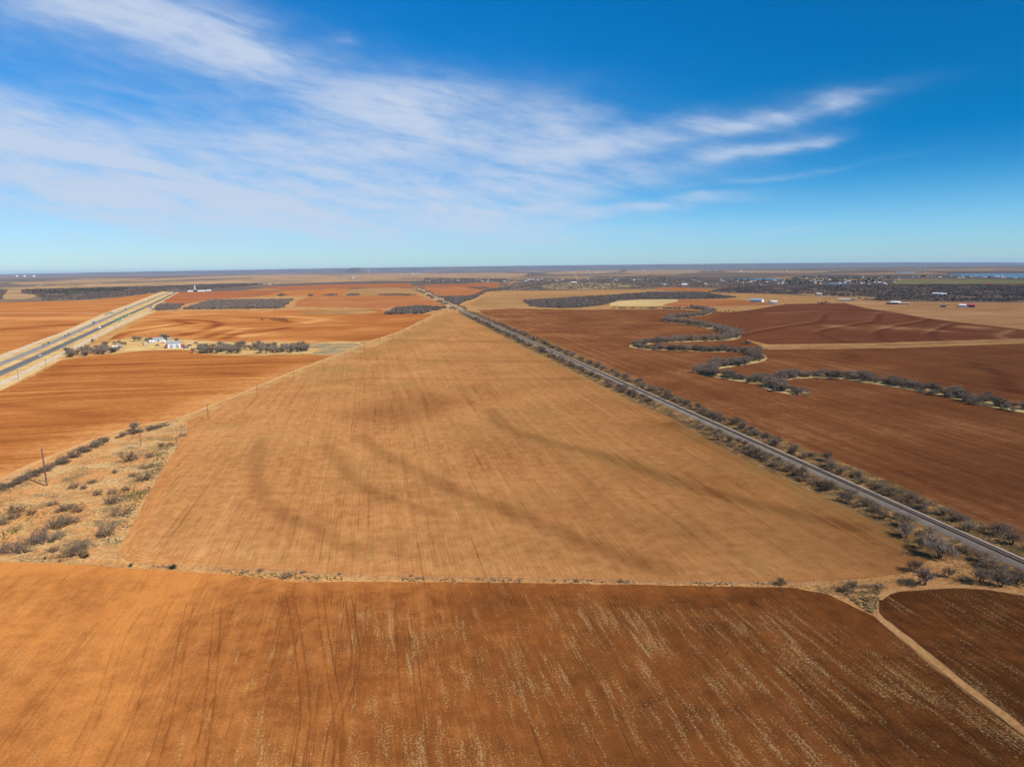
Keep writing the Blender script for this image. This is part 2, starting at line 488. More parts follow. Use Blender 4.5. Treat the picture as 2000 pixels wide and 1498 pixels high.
M['steel'] = pmat('rail_steel', (0.10, 0.07, 0.055), 0.45, 0.6, 0.2, 2)
M['sleeper'] = pmat('sleeper_wood', (0.11, 0.07, 0.048), 0.9, 0, 0.35, 1.5)
M['white'] = pmat('white_siding', (0.78, 0.78, 0.76), 0.5)
M['greyroof'] = pmat('grey_metal_roof', (0.42, 0.44, 0.45), 0.4, 0.3)
M['bluroof'] = pmat('blue_grey_metal_roof', (0.36, 0.44, 0.50), 0.4, 0.2)
M['darkroof'] = pmat('dark_shingles', (0.14, 0.12, 0.11), 0.8)
M['redpaint'] = pmat('red_barn_paint', (0.36, 0.06, 0.05), 0.6)
M['redroof'] = pmat('red_metal_roof', (0.36, 0.045, 0.05), 0.55)
M['tanwall'] = pmat('tan_siding', (0.52, 0.42, 0.31), 0.7)
M['glass'] = pmat('dark_glass', (0.03, 0.035, 0.045), 0.15)
M['tyre'] = pmat('tyre_rubber', (0.025, 0.025, 0.025), 0.8)
M['carwhite'] = pmat('white_car_paint', (0.82, 0.82, 0.82), 0.25, 0, 0.03)
M['cardark'] = pmat('dark_car_paint', (0.03, 0.032, 0.04), 0.25, 0, 0.05)
M['carsilver'] = pmat('silver_car_paint', (0.52, 0.53, 0.54), 0.28, 0.4, 0.05)
M['carblue'] = pmat('blue_car_paint', (0.10, 0.18, 0.33), 0.28, 0.1, 0.05)
M['signgreen'] = pmat('sign_green', (0.0, 0.30, 0.20), 0.4)
M['signyellow'] = pmat('sign_yellow', (0.85, 0.55, 0.02), 0.4)
M['galv'] = pmat('galvanised_steel', (0.5, 0.5, 0.5), 0.4, 0.5)

# ballast: stained dark under the rails, coloured paler on the right shoulder
mb_, g, out = new_mat('ballast_stone')
n1 = g.noise(g.pos(), 2.5, 5, 0.7); n2 = g.noise(g.pos(), 0.15, 4, 0.6)
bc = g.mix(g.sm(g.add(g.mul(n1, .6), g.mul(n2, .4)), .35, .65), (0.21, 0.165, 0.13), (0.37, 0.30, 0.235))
bc = g.mix(g.sm(g.add(g.attr('stain_tone'), g.mul(g.m('SUBTRACT', n1, .5), .4)), 0.2, 0.9), bc, (0.045, 0.030, 0.023))
bc = g.mix(g.sm(g.mul(g.attr('stain_tone'), -1.0), 0.1, 0.9), bc, (0.62, 0.54, 0.45))
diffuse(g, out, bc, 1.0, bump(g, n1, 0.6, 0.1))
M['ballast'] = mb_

mw, g, out = new_mat('lake_water')
b = g.node('ShaderNodeBsdfPrincipled')
b.inputs['Base Color'].default_value = (0.07, 0.125, 0.16, 1)
b.inputs['Roughness'].default_value = 0.45
b.inputs['Specular IOR Level'].default_value = 0.15
g.L.new(bump(g, g.noise(g.pos(), 0.15, 4, 0.6), 0.25, 1.0), b.inputs['Normal'])
g.L.new(b.outputs[0], out.inputs['Surface'])
M['water'] = mw

# far country: mosaic of pasture, scrub and ploughed ground
mg, g, out = new_mat('plain_ground')
pos = g.pos()
x, y, z = g.sep(pos)
vor = g.node('ShaderNodeTexVoronoi', feature='F1', distance='CHEBYCHEV')
g.put(vor.inputs['Vector'], g.xyz(g.mul(x, 1 / 900.0), g.mul(y, 1 / 1500.0), 0.0)); vor.inputs['Scale'].default_value = 1.0
vr = g.sep(vor.outputs['Color'])[0]
mos = g.ramp(vr, [(0.0, (0.13, 0.095, 0.075)), (0.35, (0.17, 0.12, 0.085)), (0.45, (0.42, 0.26, 0.115)), (0.62, (0.33, 0.19, 0.085)), (0.75, (0.15, 0.11, 0.085)), (0.88, (0.34, 0.13, 0.05)), (1.0, (0.44, 0.28, 0.12))])
sn = g.noise(pos, 1 / 420.0, 7, 0.68, 0.6)
mos = g.mix(g.sm(sn, 0.46, 0.60, 0.0, 0.9), mos, (0.115, 0.090, 0.078))
near = mottled
nn = g.noise(pos, 0.05, 5, 0.65)
tanc = g.mix(g.sm(nn, 0.4, 0.62), (0.41, 0.19, 0.065), (0.50, 0.29, 0.11))
dist = g.m('SQRT', g.m('MULTIPLY_ADD', x, x, g.mul(y, y)))
col = g.mix(g.sm(dist, 2400.0, 3400.0), tanc, mos)
fine = g.noise(pos, 0.5, 5, 0.7)
diffuse(g, out, g.mix(g.sm(fine, 0.2, 0.8), g.mix(1.0, col, (0.8, 0.8, 0.8), 'MULTIPLY'), col), 1.0, bump(g, fine, 0.4, 0.3))
M['plain'] = mg

# ------------------------------------------------------------------ ground sheets
def seg_dist(pts, poly):
    d = np.full(len(pts), 1e9)
    for a, b in zip(poly[:-1], poly[1:]):
        ab = b - a
        t = np.clip(((pts - a) @ ab) / max(ab @ ab, 1e-9), 0, 1)
        d = np.minimum(d, np.hypot(*(pts - (a + t[:, None] * ab)).T))
    return d

def wpoly(px):
    return np.array([tuple(P(*p)) for p in px])

def inside(pts, poly):
    res = np.zeros(len(pts), bool)
    n = len(poly); j = n - 1
    for i in range(n):
        xi, yi = poly[i]; xj, yj = poly[j]
        c = ((yi > pts[:, 1]) != (yj > pts[:, 1])) & (pts[:, 0] < (xj - xi) * (pts[:, 1] - yi) / (yj - yi + 1e-12) + xi)
        res ^= c
        j = i
    return res

def densify(poly, seg, jit, closed=True, seed=0.0):
    out = []
    n = len(poly)
    for i in range(n if closed else n - 1):
        a = poly[i]; b = poly[(i + 1) % n]
        L = np.hypot(*(b - a)); k = int(max(1, min(160, L / seg)))
        nv = np.array((-(b - a)[1], (b - a)[0])) / max(L, 1e-6)
        for q in range(k):
            p = a + (b - a) * (q / k)
            o = mnoise.noise(Vector((p[0] / (seg * 2.2), p[1] / (seg * 2.2), seed))) * jit
            out.append(p + nv * o)
    if not closed:
        out.append(poly[-1])
    return np.array(out)

def smooth(poly, it=2, closed=True):
    for _ in range(it):
        q = []
        n = len(poly)
        rng = range(n) if closed else range(n - 1)
        if not closed: q.append(poly[0])
        for i in rng:
            a, b = poly[i], poly[(i + 1) % n]
            q += [a * .75 + b * .25, a * .25 + b * .75]
        if not closed: q.append(poly[-1])
        poly = np.array(q)
    return poly

def sheet(name, px, mat, z, label, cat='field', grid=0, seg=6.0, jit=0.5, masks=None, kind='structure', rnd_corner=0, world=False):
    poly = np.array(px, float) if world else wpoly(px)
    if rnd_corner:
        poly = smooth(poly, rnd_corner)
    edge = densify(poly, seg, jit, seed=z * 37)
    pts = edge
    if grid:
        lo, hi = poly.min(0), poly.max(0)
        gx_, gy_ = np.meshgrid(np.arange(lo[0], hi[0], grid), np.arange(lo[1], hi[1], grid))
        gp = np.stack([gx_.ravel(), gy_.ravel()], 1)
        gp = gp + nrg.uniform(-.2, .2, gp.shape) * grid
        gp = gp[inside(gp, edge)]
        gp = gp[seg_dist(gp, np.vstack([edge, edge[:1]])) > grid * 0.35]
        pts = np.vstack([edge, gp])
    c0 = pts.mean(0)
    n = len(edge)
    ed = [(i, (i + 1) % n) for i in range(n)]
    r = delaunay_2d_cdt([Vector(p - c0) for p in pts], ed, [], 1, 1e-4)
    v = np.array([tuple(p) for p in r[0]]) + c0
    f = np.array(r[2])
    me = mesh_np(name, np.column_stack([v, np.full(len(v), z)]), f)
    # make sure faces look up
    e = v[f]
    cr = np.cross(e[:, 1] - e[:, 0], e[:, 2] - e[:, 0])
    if cr.mean() < 0:
        me.flip_normals()
    if masks:
        for an, fn in masks.items():
            at = me.attributes.new(an, 'FLOAT', 'POINT')
            at.data.foreach_set('value', fn(v).astype(np.float32))
    o = link(name, me, mat)
    return tag(o, label, cat, kind=kind)

def ribbon_mesh(name, poly, offs, zs, attrs=None):
    """strip along a polyline; offs = lateral offsets (right positive), zs = heights"""
    poly = np.asarray(poly, float)
    t = np.gradient(poly, axis=0)
    t /= np.maximum(np.hypot(t[:, 0], t[:, 1]), 1e-9)[:, None]
    nr = np.column_stack([t[:, 1], -t[:, 0]])
    k = len(offs)
    v = np.zeros((len(poly), k, 3))
    for i, (o, z) in enumerate(zip(offs, zs)):
        oo = o if np.ndim(o) else np.full(len(poly), o)
        v[:, i, :2] = poly + nr * oo[:, None]
        v[:, i, 2] = z
    idx = np.arange(len(poly) * k).reshape(len(poly), k)
    f = np.stack([idx[:-1, :-1], idx[:-1, 1:], idx[1:, 1:], idx[1:, :-1]], -1).reshape(-1, 4)
    me = mesh_np(name, v.reshape(-1, 3), f)
    if attrs:
        for an, vals in attrs.items():
            at = me.attributes.new(an, 'FLOAT', 'POINT')
            at.data.foreach_set('value', np.tile(np.asarray(vals, np.float32), len(poly)))
    return me

def resample(poly, step):
    poly = np.asarray(poly, float)
    s = np.r_[0, np.cumsum(np.hypot(*np.diff(poly, axis=0).T))]
    q = np.arange(0, s[-1], step)
    return np.column_stack([np.interp(q, s, poly[:, 0]), np.interp(q, s, poly[:, 1])])

def road(name, px, width, mat, z, label, cat='road', step=5.0, jit=0.25, kind='structure', sm=2, world=False):
    poly = np.array(px, float) if world else wpoly(px)
    if sm: poly = smooth(poly, sm, closed=False)
    poly = resample(poly, step)
    n = len(poly)
    jl = np.array([mnoise.noise(Vector((i * 0.31, z * 9, 1.0))) for i in range(n)]) * jit
    jr = np.array([mnoise.noise(Vector((i * 0.31, z * 9, 7.0))) for i in range(n)]) * jit
    me = ribbon_mesh(name, poly, [-width / 2 + jl, np.zeros(n), width / 2 + jr], [z, z + 0.01, z])
    return tag(link(name, me, mat), label, cat, kind=kind)

# the plain: grid whose lines widen with distance
g1 = [0]
st = 40.0
while g1[-1] < 60000:
    g1.append(g1[-1] + st); st *= 1.09
gl = np.array(sorted([-q for q in g1[1:]] + g1))
X, Y = np.meshgrid(gl, gl)
idx = np.arange(X.size).reshape(X.shape)
f = np.stack([idx[:-1, :-1], idx[:-1, 1:], idx[1:, 1:], idx[1:, :-1]], -1).reshape(-1, 4)
me = mesh_np('ground', np.column_stack([X.ravel(), Y.ravel(), np.zeros(X.size)]), f)
tag(link('ground', me, M['plain']), 'flat tan and brown plain reaching to the horizon', 'ground', kind='structure')

# distant ridges, profile read along the horizon: (photo x, rise in metres)
def ridge(name, dist, prof, depth, label, mat):
    xs = np.linspace(prof[0][0], prof[-1][0], 160)
    hs_ = np.interp(xs, [p[0] for p in prof], [p[1] for p in prof])
    v = []; 
    cols = 5
    for x_, h_ in zip(xs, hs_):
        d = ray(x_, 524); a = math.atan2(d.x, d.y)
        h_ = h_ * (1 + 0.05 * mnoise.noise(Vector((x_ / 40, dist / 999, 0)))) + 5 * mnoise.noise(Vector((x_ / 13, 2, 0)))
        for j, (dd, hh) in enumerate(((-depth, -0.5), (-depth * .45, h_ * .45), (0, h_), (depth * .6, h_ * .7), (depth * 1.3, -0.5))):
            rr = (dist + dd) / math.cos(a)
            v.append((rr * math.sin(a), rr * math.cos(a), hh))
    n = len(xs)
    idx = np.arange(n * cols).reshape(n, cols)
    f = np.stack([idx[:-1, :-1], idx[1:, :-1], idx[1:, 1:], idx[:-1, 1:]], -1).reshape(-1, 4)
    me = mesh_np(name, np.array(v), f)
    return tag(link(name, me, mat), label, 'hills', kind='structure')
HILLM = mottled('hill_scrub', ((0.085, 0.075, 0.075), (0.19, 0.13, 0.095)), (0.0009, 0.008), 0.53, 0.08, 0.2, 0.3, 3)
px_m = 30000 / FPX
ridge('hills', 30000, [(-400, 60), (0, 66), (250, 90 + 1.0 * px_m), (500, 90 + 2.3 * px_m), (640, 90 + 3.4 * px_m), (1000, 90 + 4.2 * px_m), (1250, 90 + 4.1 * px_m),
      (1500, 90 + 4.0 * px_m), (1750, 90 + 2.9 * px_m), (2000, 92), (2400, 80)], 4500, 'long low bluish ridge along the horizon', HILLM)
ridge('mesa', 22000, [(655, -1), (676, 70), (686, 90 + 3.9 * 16.3), (705, 90 + 4.0 * 16.3), (716, 70), (740, -1)], 300, 'small flat-topped rise on the horizon left of the tall mast', HILLM)

# --- near and middle fields -------------------------------------------------
front_top = [(-250, 1086), (0, 1097), (120, 1101), (245, 1110), (455, 1122), (574, 1137), (700, 1136), (1000, 1138), (1300, 1143), (1545, 1148), (1615, 1160), (1650, 1176), (1706, 1204)]
F1 = front_top + [(1825, 1304), (2000, 1437), (2250, 1630), (2300, 2100), (-400, 2100)]
tr = lambda px: wpoly(px)
front_tracks = [
    [(300, 1165), (245, 1220), (217, 1307), (196, 1377), (140, 1493), (90, 1600)],
    [(345, 1160), (325, 1181), (301, 1234), (280, 1318), (245, 1430), (210, 1498), (180, 1580)],
    [(372, 1180), (358, 1240), (340, 1350), (318, 1430), (285, 1540)],
    [(425, 1185), (421, 1255), (413, 1350), (400, 1440), (385, 1530)],
    [(565, 1160), (570, 1180), (579, 1225), (591, 1307), (599, 1395), (590, 1450), (577, 1520)],
    [(625, 1162), (632, 1225), (645, 1300), (660, 1380), (665, 1450), (655, 1540)],
    [(680, 1162), (690, 1230), (700, 1300), (650, 1420), (640, 1500)]]
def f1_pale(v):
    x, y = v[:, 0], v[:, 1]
    g_ = np.interp(x, [-170, -110, -60, 0, 60, 130, 220], [.44, .34, .10, -.08, -.26, -.42, -.50])  # pale left to dark right: soil tone plus light falloff painted into the colour
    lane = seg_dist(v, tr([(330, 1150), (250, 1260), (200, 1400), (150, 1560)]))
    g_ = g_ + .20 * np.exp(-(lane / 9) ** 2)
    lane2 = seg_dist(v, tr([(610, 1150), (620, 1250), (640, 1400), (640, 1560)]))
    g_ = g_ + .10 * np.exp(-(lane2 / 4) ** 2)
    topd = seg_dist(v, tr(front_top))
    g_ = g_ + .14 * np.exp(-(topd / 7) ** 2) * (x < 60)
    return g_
def f1_straw(v):
    x = v[:, 0]
    topd = seg_dist(v, tr(front_top))
    s_ = np.interp(x, [-170, -90, -40, 10, 100, 220], [-.02, -.02, .05, .055, .035, .02])
    lane = seg_dist(v, tr([(330, 1150), (250, 1260), (200, 1400), (150, 1560)]))
    s_ -= .10 * np.exp(-(lane / 8) ** 2)
    s_ -= .18 * np.exp(-(topd / 9) ** 2)
    stripe = seg_dist(v, tr([(1480, 1200), (1560, 1280), (1640, 1360), (1720, 1440), (1790, 1520)]))
    s_ += .09 * np.exp(-(stripe / 1.1) ** 2)
    stripe = seg_dist(v, tr([(215, 1160), (175, 1230), (110, 1400), (60, 1490)]))
    s_ += .12 * np.exp(-(stripe / 1.3) ** 2)
    return s_
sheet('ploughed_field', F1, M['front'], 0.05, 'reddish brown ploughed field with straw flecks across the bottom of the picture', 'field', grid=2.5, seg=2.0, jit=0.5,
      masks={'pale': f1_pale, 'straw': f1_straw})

F2 = [(1717, 1202), (1716, 1172), (1740, 1156), (1867, 1148), (1930, 1152), (2000, 1164), (2350, 1240), (2500, 1900), (2250, 1605), (2000, 1418), (1860, 1310), (1740, 1215)]
def f2_pale(v): return np.full(len(v), -.46)
def f2_straw(v):
    d = seg_dist(v, tr([(1716, 1190), (1740, 1162), (1800, 1152)]))
    return .05 * np.exp(-(d / 5) ** 2) - .01
sheet('ploughed_field', F2, M['front'], 0.05, 'dark brown ploughed field in the bottom right corner, beyond the dirt road', 'field', grid=3, seg=2.0, jit=0.4,
      masks={'pale': f2_pale, 'straw': f2_straw})

mid_right = [(1814, 1094), (1782, 1072), (1738, 1034), (1700, 1014), (1647, 988), (1512, 926), (1420, 880), (1312, 817), (1240, 787), (1140, 736), (1040, 686), (980, 656), (920, 624), (897, 612)]
F3 = [(880, 609), (845, 624), (780, 655), (740, 674), (705, 689), (660, 700), (590, 728), (510, 762), (440, 790), (368, 824), (366, 845), (345, 872), (320, 912), (296, 955), (275, 995), (250, 1042), (233, 1070), (236, 1086), (258, 1098),
      (320, 1104), (400, 1110), (500, 1113), (600, 1119), (800, 1129), (1000, 1131), (1300, 1136), (1540, 1139), (1690, 1130), (1780, 1118)] + mid_right
SW = [[(510, 860), (497, 900), (500, 940), (520, 985), (560, 1010), (610, 1030), (650, 1050), (690, 1075)],
      [(636, 872), (656, 896), (684, 932), (716, 956), (760, 976), (816, 992), (860, 1004)],
      [(704, 852), (735, 880), (772, 900), (820, 924), (880, 956), (940, 976), (1030, 1015), (1135, 1055), (1210, 1086), (1300, 1114)],
      [(958, 800), (980, 836), (1032, 852), (1100, 872), (1156, 884), (1220, 904), (1284, 928), (1380, 960), (1460, 980), (1580, 1012), (1670, 1030)]]
def f3_dark(v):
    d = np.zeros(len(v))
    for pl, wd, am in zip(SW, (3.6, 3.8, 4.8, 5.2), (.19, .20, .22, .25)):
        d += am * np.exp(-(seg_dist(v, smooth(tr(pl), 3, closed=False)) / wd) ** 4)
    for pl, wd, am in (([(640, 745), (720, 738), (900, 742), (1130, 740)], 7, .14), ([(700, 700), (900, 706), (1080, 706)], 9, .14),
                       ([(560, 760), (700, 742), (740, 770)], 8, .10), ([(770, 665), (1000, 668)], 12, .12), ([(1312, 828), (1420, 886), (1560, 950)], 5, .2)):
        d += am * np.exp(-(seg_dist(v, tr(pl)) / wd) ** 2)
    c = np.array(P(790, 790)); dd = (v - c)
    d += .22 * np.exp(-((dd[:, 0] / 34) ** 2 + (dd[:, 1] / 60) ** 2) ** 2)
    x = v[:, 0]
    d += np.interp(x, [-200, -60, 40, 120, 220], [-.08, -.04, .04, .14, .22])  # darker rightwards: fall of light put into the colour along with soil tone
    edge = seg_dist(v, tr([(233, 1070), (258, 1098), (600, 1119), (1000, 1131), (1540, 1139)]))
    d -= .14 * np.exp(-(edge / 14) ** 2)
    return d
def f3_green(v):
    g_ = np.zeros(len(v))
    for pl in SW:
        g_ += .12 * np.exp(-(seg_dist(v, tr(pl)) / 9) ** 2)
    g_ += .08 * np.exp(-(seg_dist(v, tr([(955, 690), (965, 780), (985, 830), (1100, 862), (1230, 890)])) / 22) ** 2)
    g_ += .30 * np.exp(-(seg_dist(v, tr([(880, 620), (760, 675), (620, 740)])) / 26) ** 2)
    g_ += .35 * np.exp(-(seg_dist(v, tr(mid_right)) / 10) ** 2)
    return g_
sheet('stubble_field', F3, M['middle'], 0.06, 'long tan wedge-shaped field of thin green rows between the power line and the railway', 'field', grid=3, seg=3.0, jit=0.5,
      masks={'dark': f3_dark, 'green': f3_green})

strip_right = [(940, 611), (996, 637), (1032, 652), (1092, 676), (1160, 706), (1240, 740), (1332, 777), (1372, 796), (1460, 832), (1547, 866), (1635, 899), (1751, 945), (1892, 1010), (2000, 1056), (2350, 1210)]
F4 = strip_right[::-1] + [(935, 606), (1000, 603), (1120, 605), (1325, 604.5), (1420, 610), (1450, 660), (1500, 683), (1750, 680), (2000, 671), (2500, 656), (2900, 1000)]
def f4_dark(v):
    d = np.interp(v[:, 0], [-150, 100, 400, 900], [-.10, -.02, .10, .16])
    d += .2 * np.exp(-(seg_dist(v, tr([(1380, 720), (1340, 726), (1290, 735)])) / 16) ** 2) * -1
    d += .35 * np.exp(-(seg_dist(v, tr([(1907, 710), (1962, 737), (1967, 755), (1990, 767), (2030, 776)])) / 5) ** 2)
    d -= .18 * np.exp(-(seg_dist(v, tr([(1540, 690), (1600, 700), (1640, 715), (1670, 730)])) / 8) ** 2)
    d -= .10 * np.exp(-(seg_dist(v, tr(strip_right)) / 10) ** 2)
    return d
sheet('ploughed_field', F4, M['right'], 0.06, 'broad dark red-brown ploughed field between the railway and the winding creek', 'field', grid=10, seg=4.0, jit=0.6, masks={'dark': f4_dark})

F5 = [(1500, 673), (1712, 670), (1875, 665), (2000, 661), (2105, 656), (2000, 644), (1875, 630), (1812, 622), (1750, 611), (1690, 602), (1650, 592.5), (1537, 594), (1470, 605), (1420, 611), (1378, 626), (1425, 642), (1446, 660)]
TC = [[(1610, 612), (1600, 627), (1500, 642), (1440, 655)], [(1715, 612), (1705, 627), (1612, 642), (1595, 648), (1650, 667)],
      [(1810, 622), (1800, 627), (1750, 635), (1712, 645), (1705, 650), (1717, 660), (1745, 666), (1770, 669)],
      [(1855, 632), (1820, 645), (1807, 652), (1822, 660), (1850, 665)], [(1975, 645), (1950, 655), (1960, 661)], [(1500, 612), (1600, 608), (1750, 612)]]
def f5_pale(v):
    d = np.zeros(len(v))
    for pl in TC:
        w_ = tr(pl)
        d += .34 * np.exp(-(seg_dist(v, w_) / 6) ** 2)
    for (x_, y_, r_) in ((1745, 640, 22), (1895, 639, 22), (1640, 638, 18), (1830, 646, 14)):
        q = v - np.array(P(x_, y_)); d += .5 * np.exp(-((q[:, 0] / r_) ** 2 + (q[:, 1] / (r_ * 1.6)) ** 2))
    return d
def f5_dark(v):
    d = np.zeros(len(v))
    for pl in TC[:4]:
        w_ = tr(pl) + np.array((-4, -13))
        d += .46 * np.exp(-(seg_dist(v, w_) / 6) ** 2)
    return d
sheet('ploughed_field', F5, M['far_red'], 0.12, 'dark red field with curved terrace lines beyond the creek', 'field', grid=5, seg=6.0, jit=0.8, masks={'pale': f5_pale, 'dark': f5_dark})
sheet('pasture', [(1640, 588), (1700, 590), (2000, 591.5), (2500, 594), (2700, 660), (2200, 658), (2000, 645), (1875, 631), (1812, 623), (1750, 612), (1690, 603)], M['pasture'], 0.10,
      'pale dry pasture with curved tracks behind the dark red field', 'pasture', grid=14, seg=8, jit=1)

F6 = [(-250, 872), (0, 764), (60, 738), (120, 704), (175, 696), (232, 691), (275, 686), (370, 683), (378, 690), (412, 694), (500, 696), (537, 694), (600, 693), (648, 695), (587, 717), (505, 752), (440, 778), (352, 815), (300, 825), (248, 834), (160, 864), (0, 931), (-250, 1040)]
def f6_dark(v):
    d = np.zeros(len(v))
    for pl in ([(130, 716), (240, 712), (420, 712), (520, 706)], [(100, 733), (240, 728), (420, 728), (500, 734)], [(60, 755), (160, 750), (330, 754)], [(150, 800), (230, 790), (330, 790)], [(0, 790), (80, 800), (190, 812)]):
        d += .22 * np.exp(-(seg_dist(v, tr(pl)) / 7) ** 2)
    rim = seg_dist(v, tr([(587, 717), (505, 752), (440, 778), (352, 815), (248, 834), (0, 931), (-250, 1040)]))
    d -= .30 * np.exp(-(rim / 22) ** 2)
    return d
sheet('ploughed_field', F6, M['left'], 0.06, 'bright orange ploughed field between the frontage road and the power line', 'field', grid=8, seg=4, jit=0.7, masks={'dark': f6_dark})

F7 = [(205, 668), (250, 640), (300, 609), (500, 607), (745, 604), (760, 614), (846, 614), (780, 647), (735, 662), (690, 668), (600, 671), (540, 668), (430, 667), (345, 662), (260, 657)]
D7 = [[(212, 662), (250, 650), (310, 640), (375, 632), (340, 626), (290, 628)], [(300, 622), (370, 625), (412, 628), (430, 633), (405, 644), (355, 655)],
      [(400, 660), (420, 653), (450, 646), (490, 645)], [(440, 662), (466, 650), (500, 648), (540, 644), (562, 640)], [(470, 620), (540, 622), (565, 630)]]
def f7_dark(v):
    d = np.zeros(len(v))
    for pl in D7:
        d += .50 * np.exp(-(seg_dist(v, tr(pl)) / 9) ** 2)
    d += np.interp(v[:, 0] / v[:, 1], [-.45, -.28, -.1], [-.1, .0, .12])
    return d
def f7_pale(v):
    d = np.zeros(len(v))
    for pl in ([(300, 640), (330, 634)], [(380, 648), (440, 640)], [(560, 618), (640, 624), (600, 630)], [(470, 656), (520, 652)], [(520, 668), (600, 668)], [(450, 650), (480, 642)]):
        d += .35 * np.exp(-(seg_dist(v, tr(pl)) / 13) ** 2)
    return d
sheet('ploughed_field', F7, M['farm'], 0.06, 'orange field with dark swirling contour bands behind the white farm barn', 'field', grid=8, seg=6, jit=0.8, masks={'dark': f7_dark, 'pale': f7_pale})
F9 = [(-350, 830), (-350, 600), (0, 591), (175, 587), (225, 581), (300, 573), (306, 573.5), (250, 596), (207, 611), (100, 659), (0, 694)]
def f9_pale(v):
    d = .10 + .34 * np.exp(-(seg_dist(v, tr([(-200, 626), (0, 622), (150, 622)])) / 45) ** 2)
    d -= .28 * np.exp(-(seg_dist(v, tr([(-100, 650), (60, 640), (140, 634)])) / 30) ** 2)
    return d
sheet('ploughed_field', F9, M['left'], 0.07, 'banded orange and tan field left of the highway', 'field', grid=20, seg=10, jit=1, masks={'pale': f9_pale})

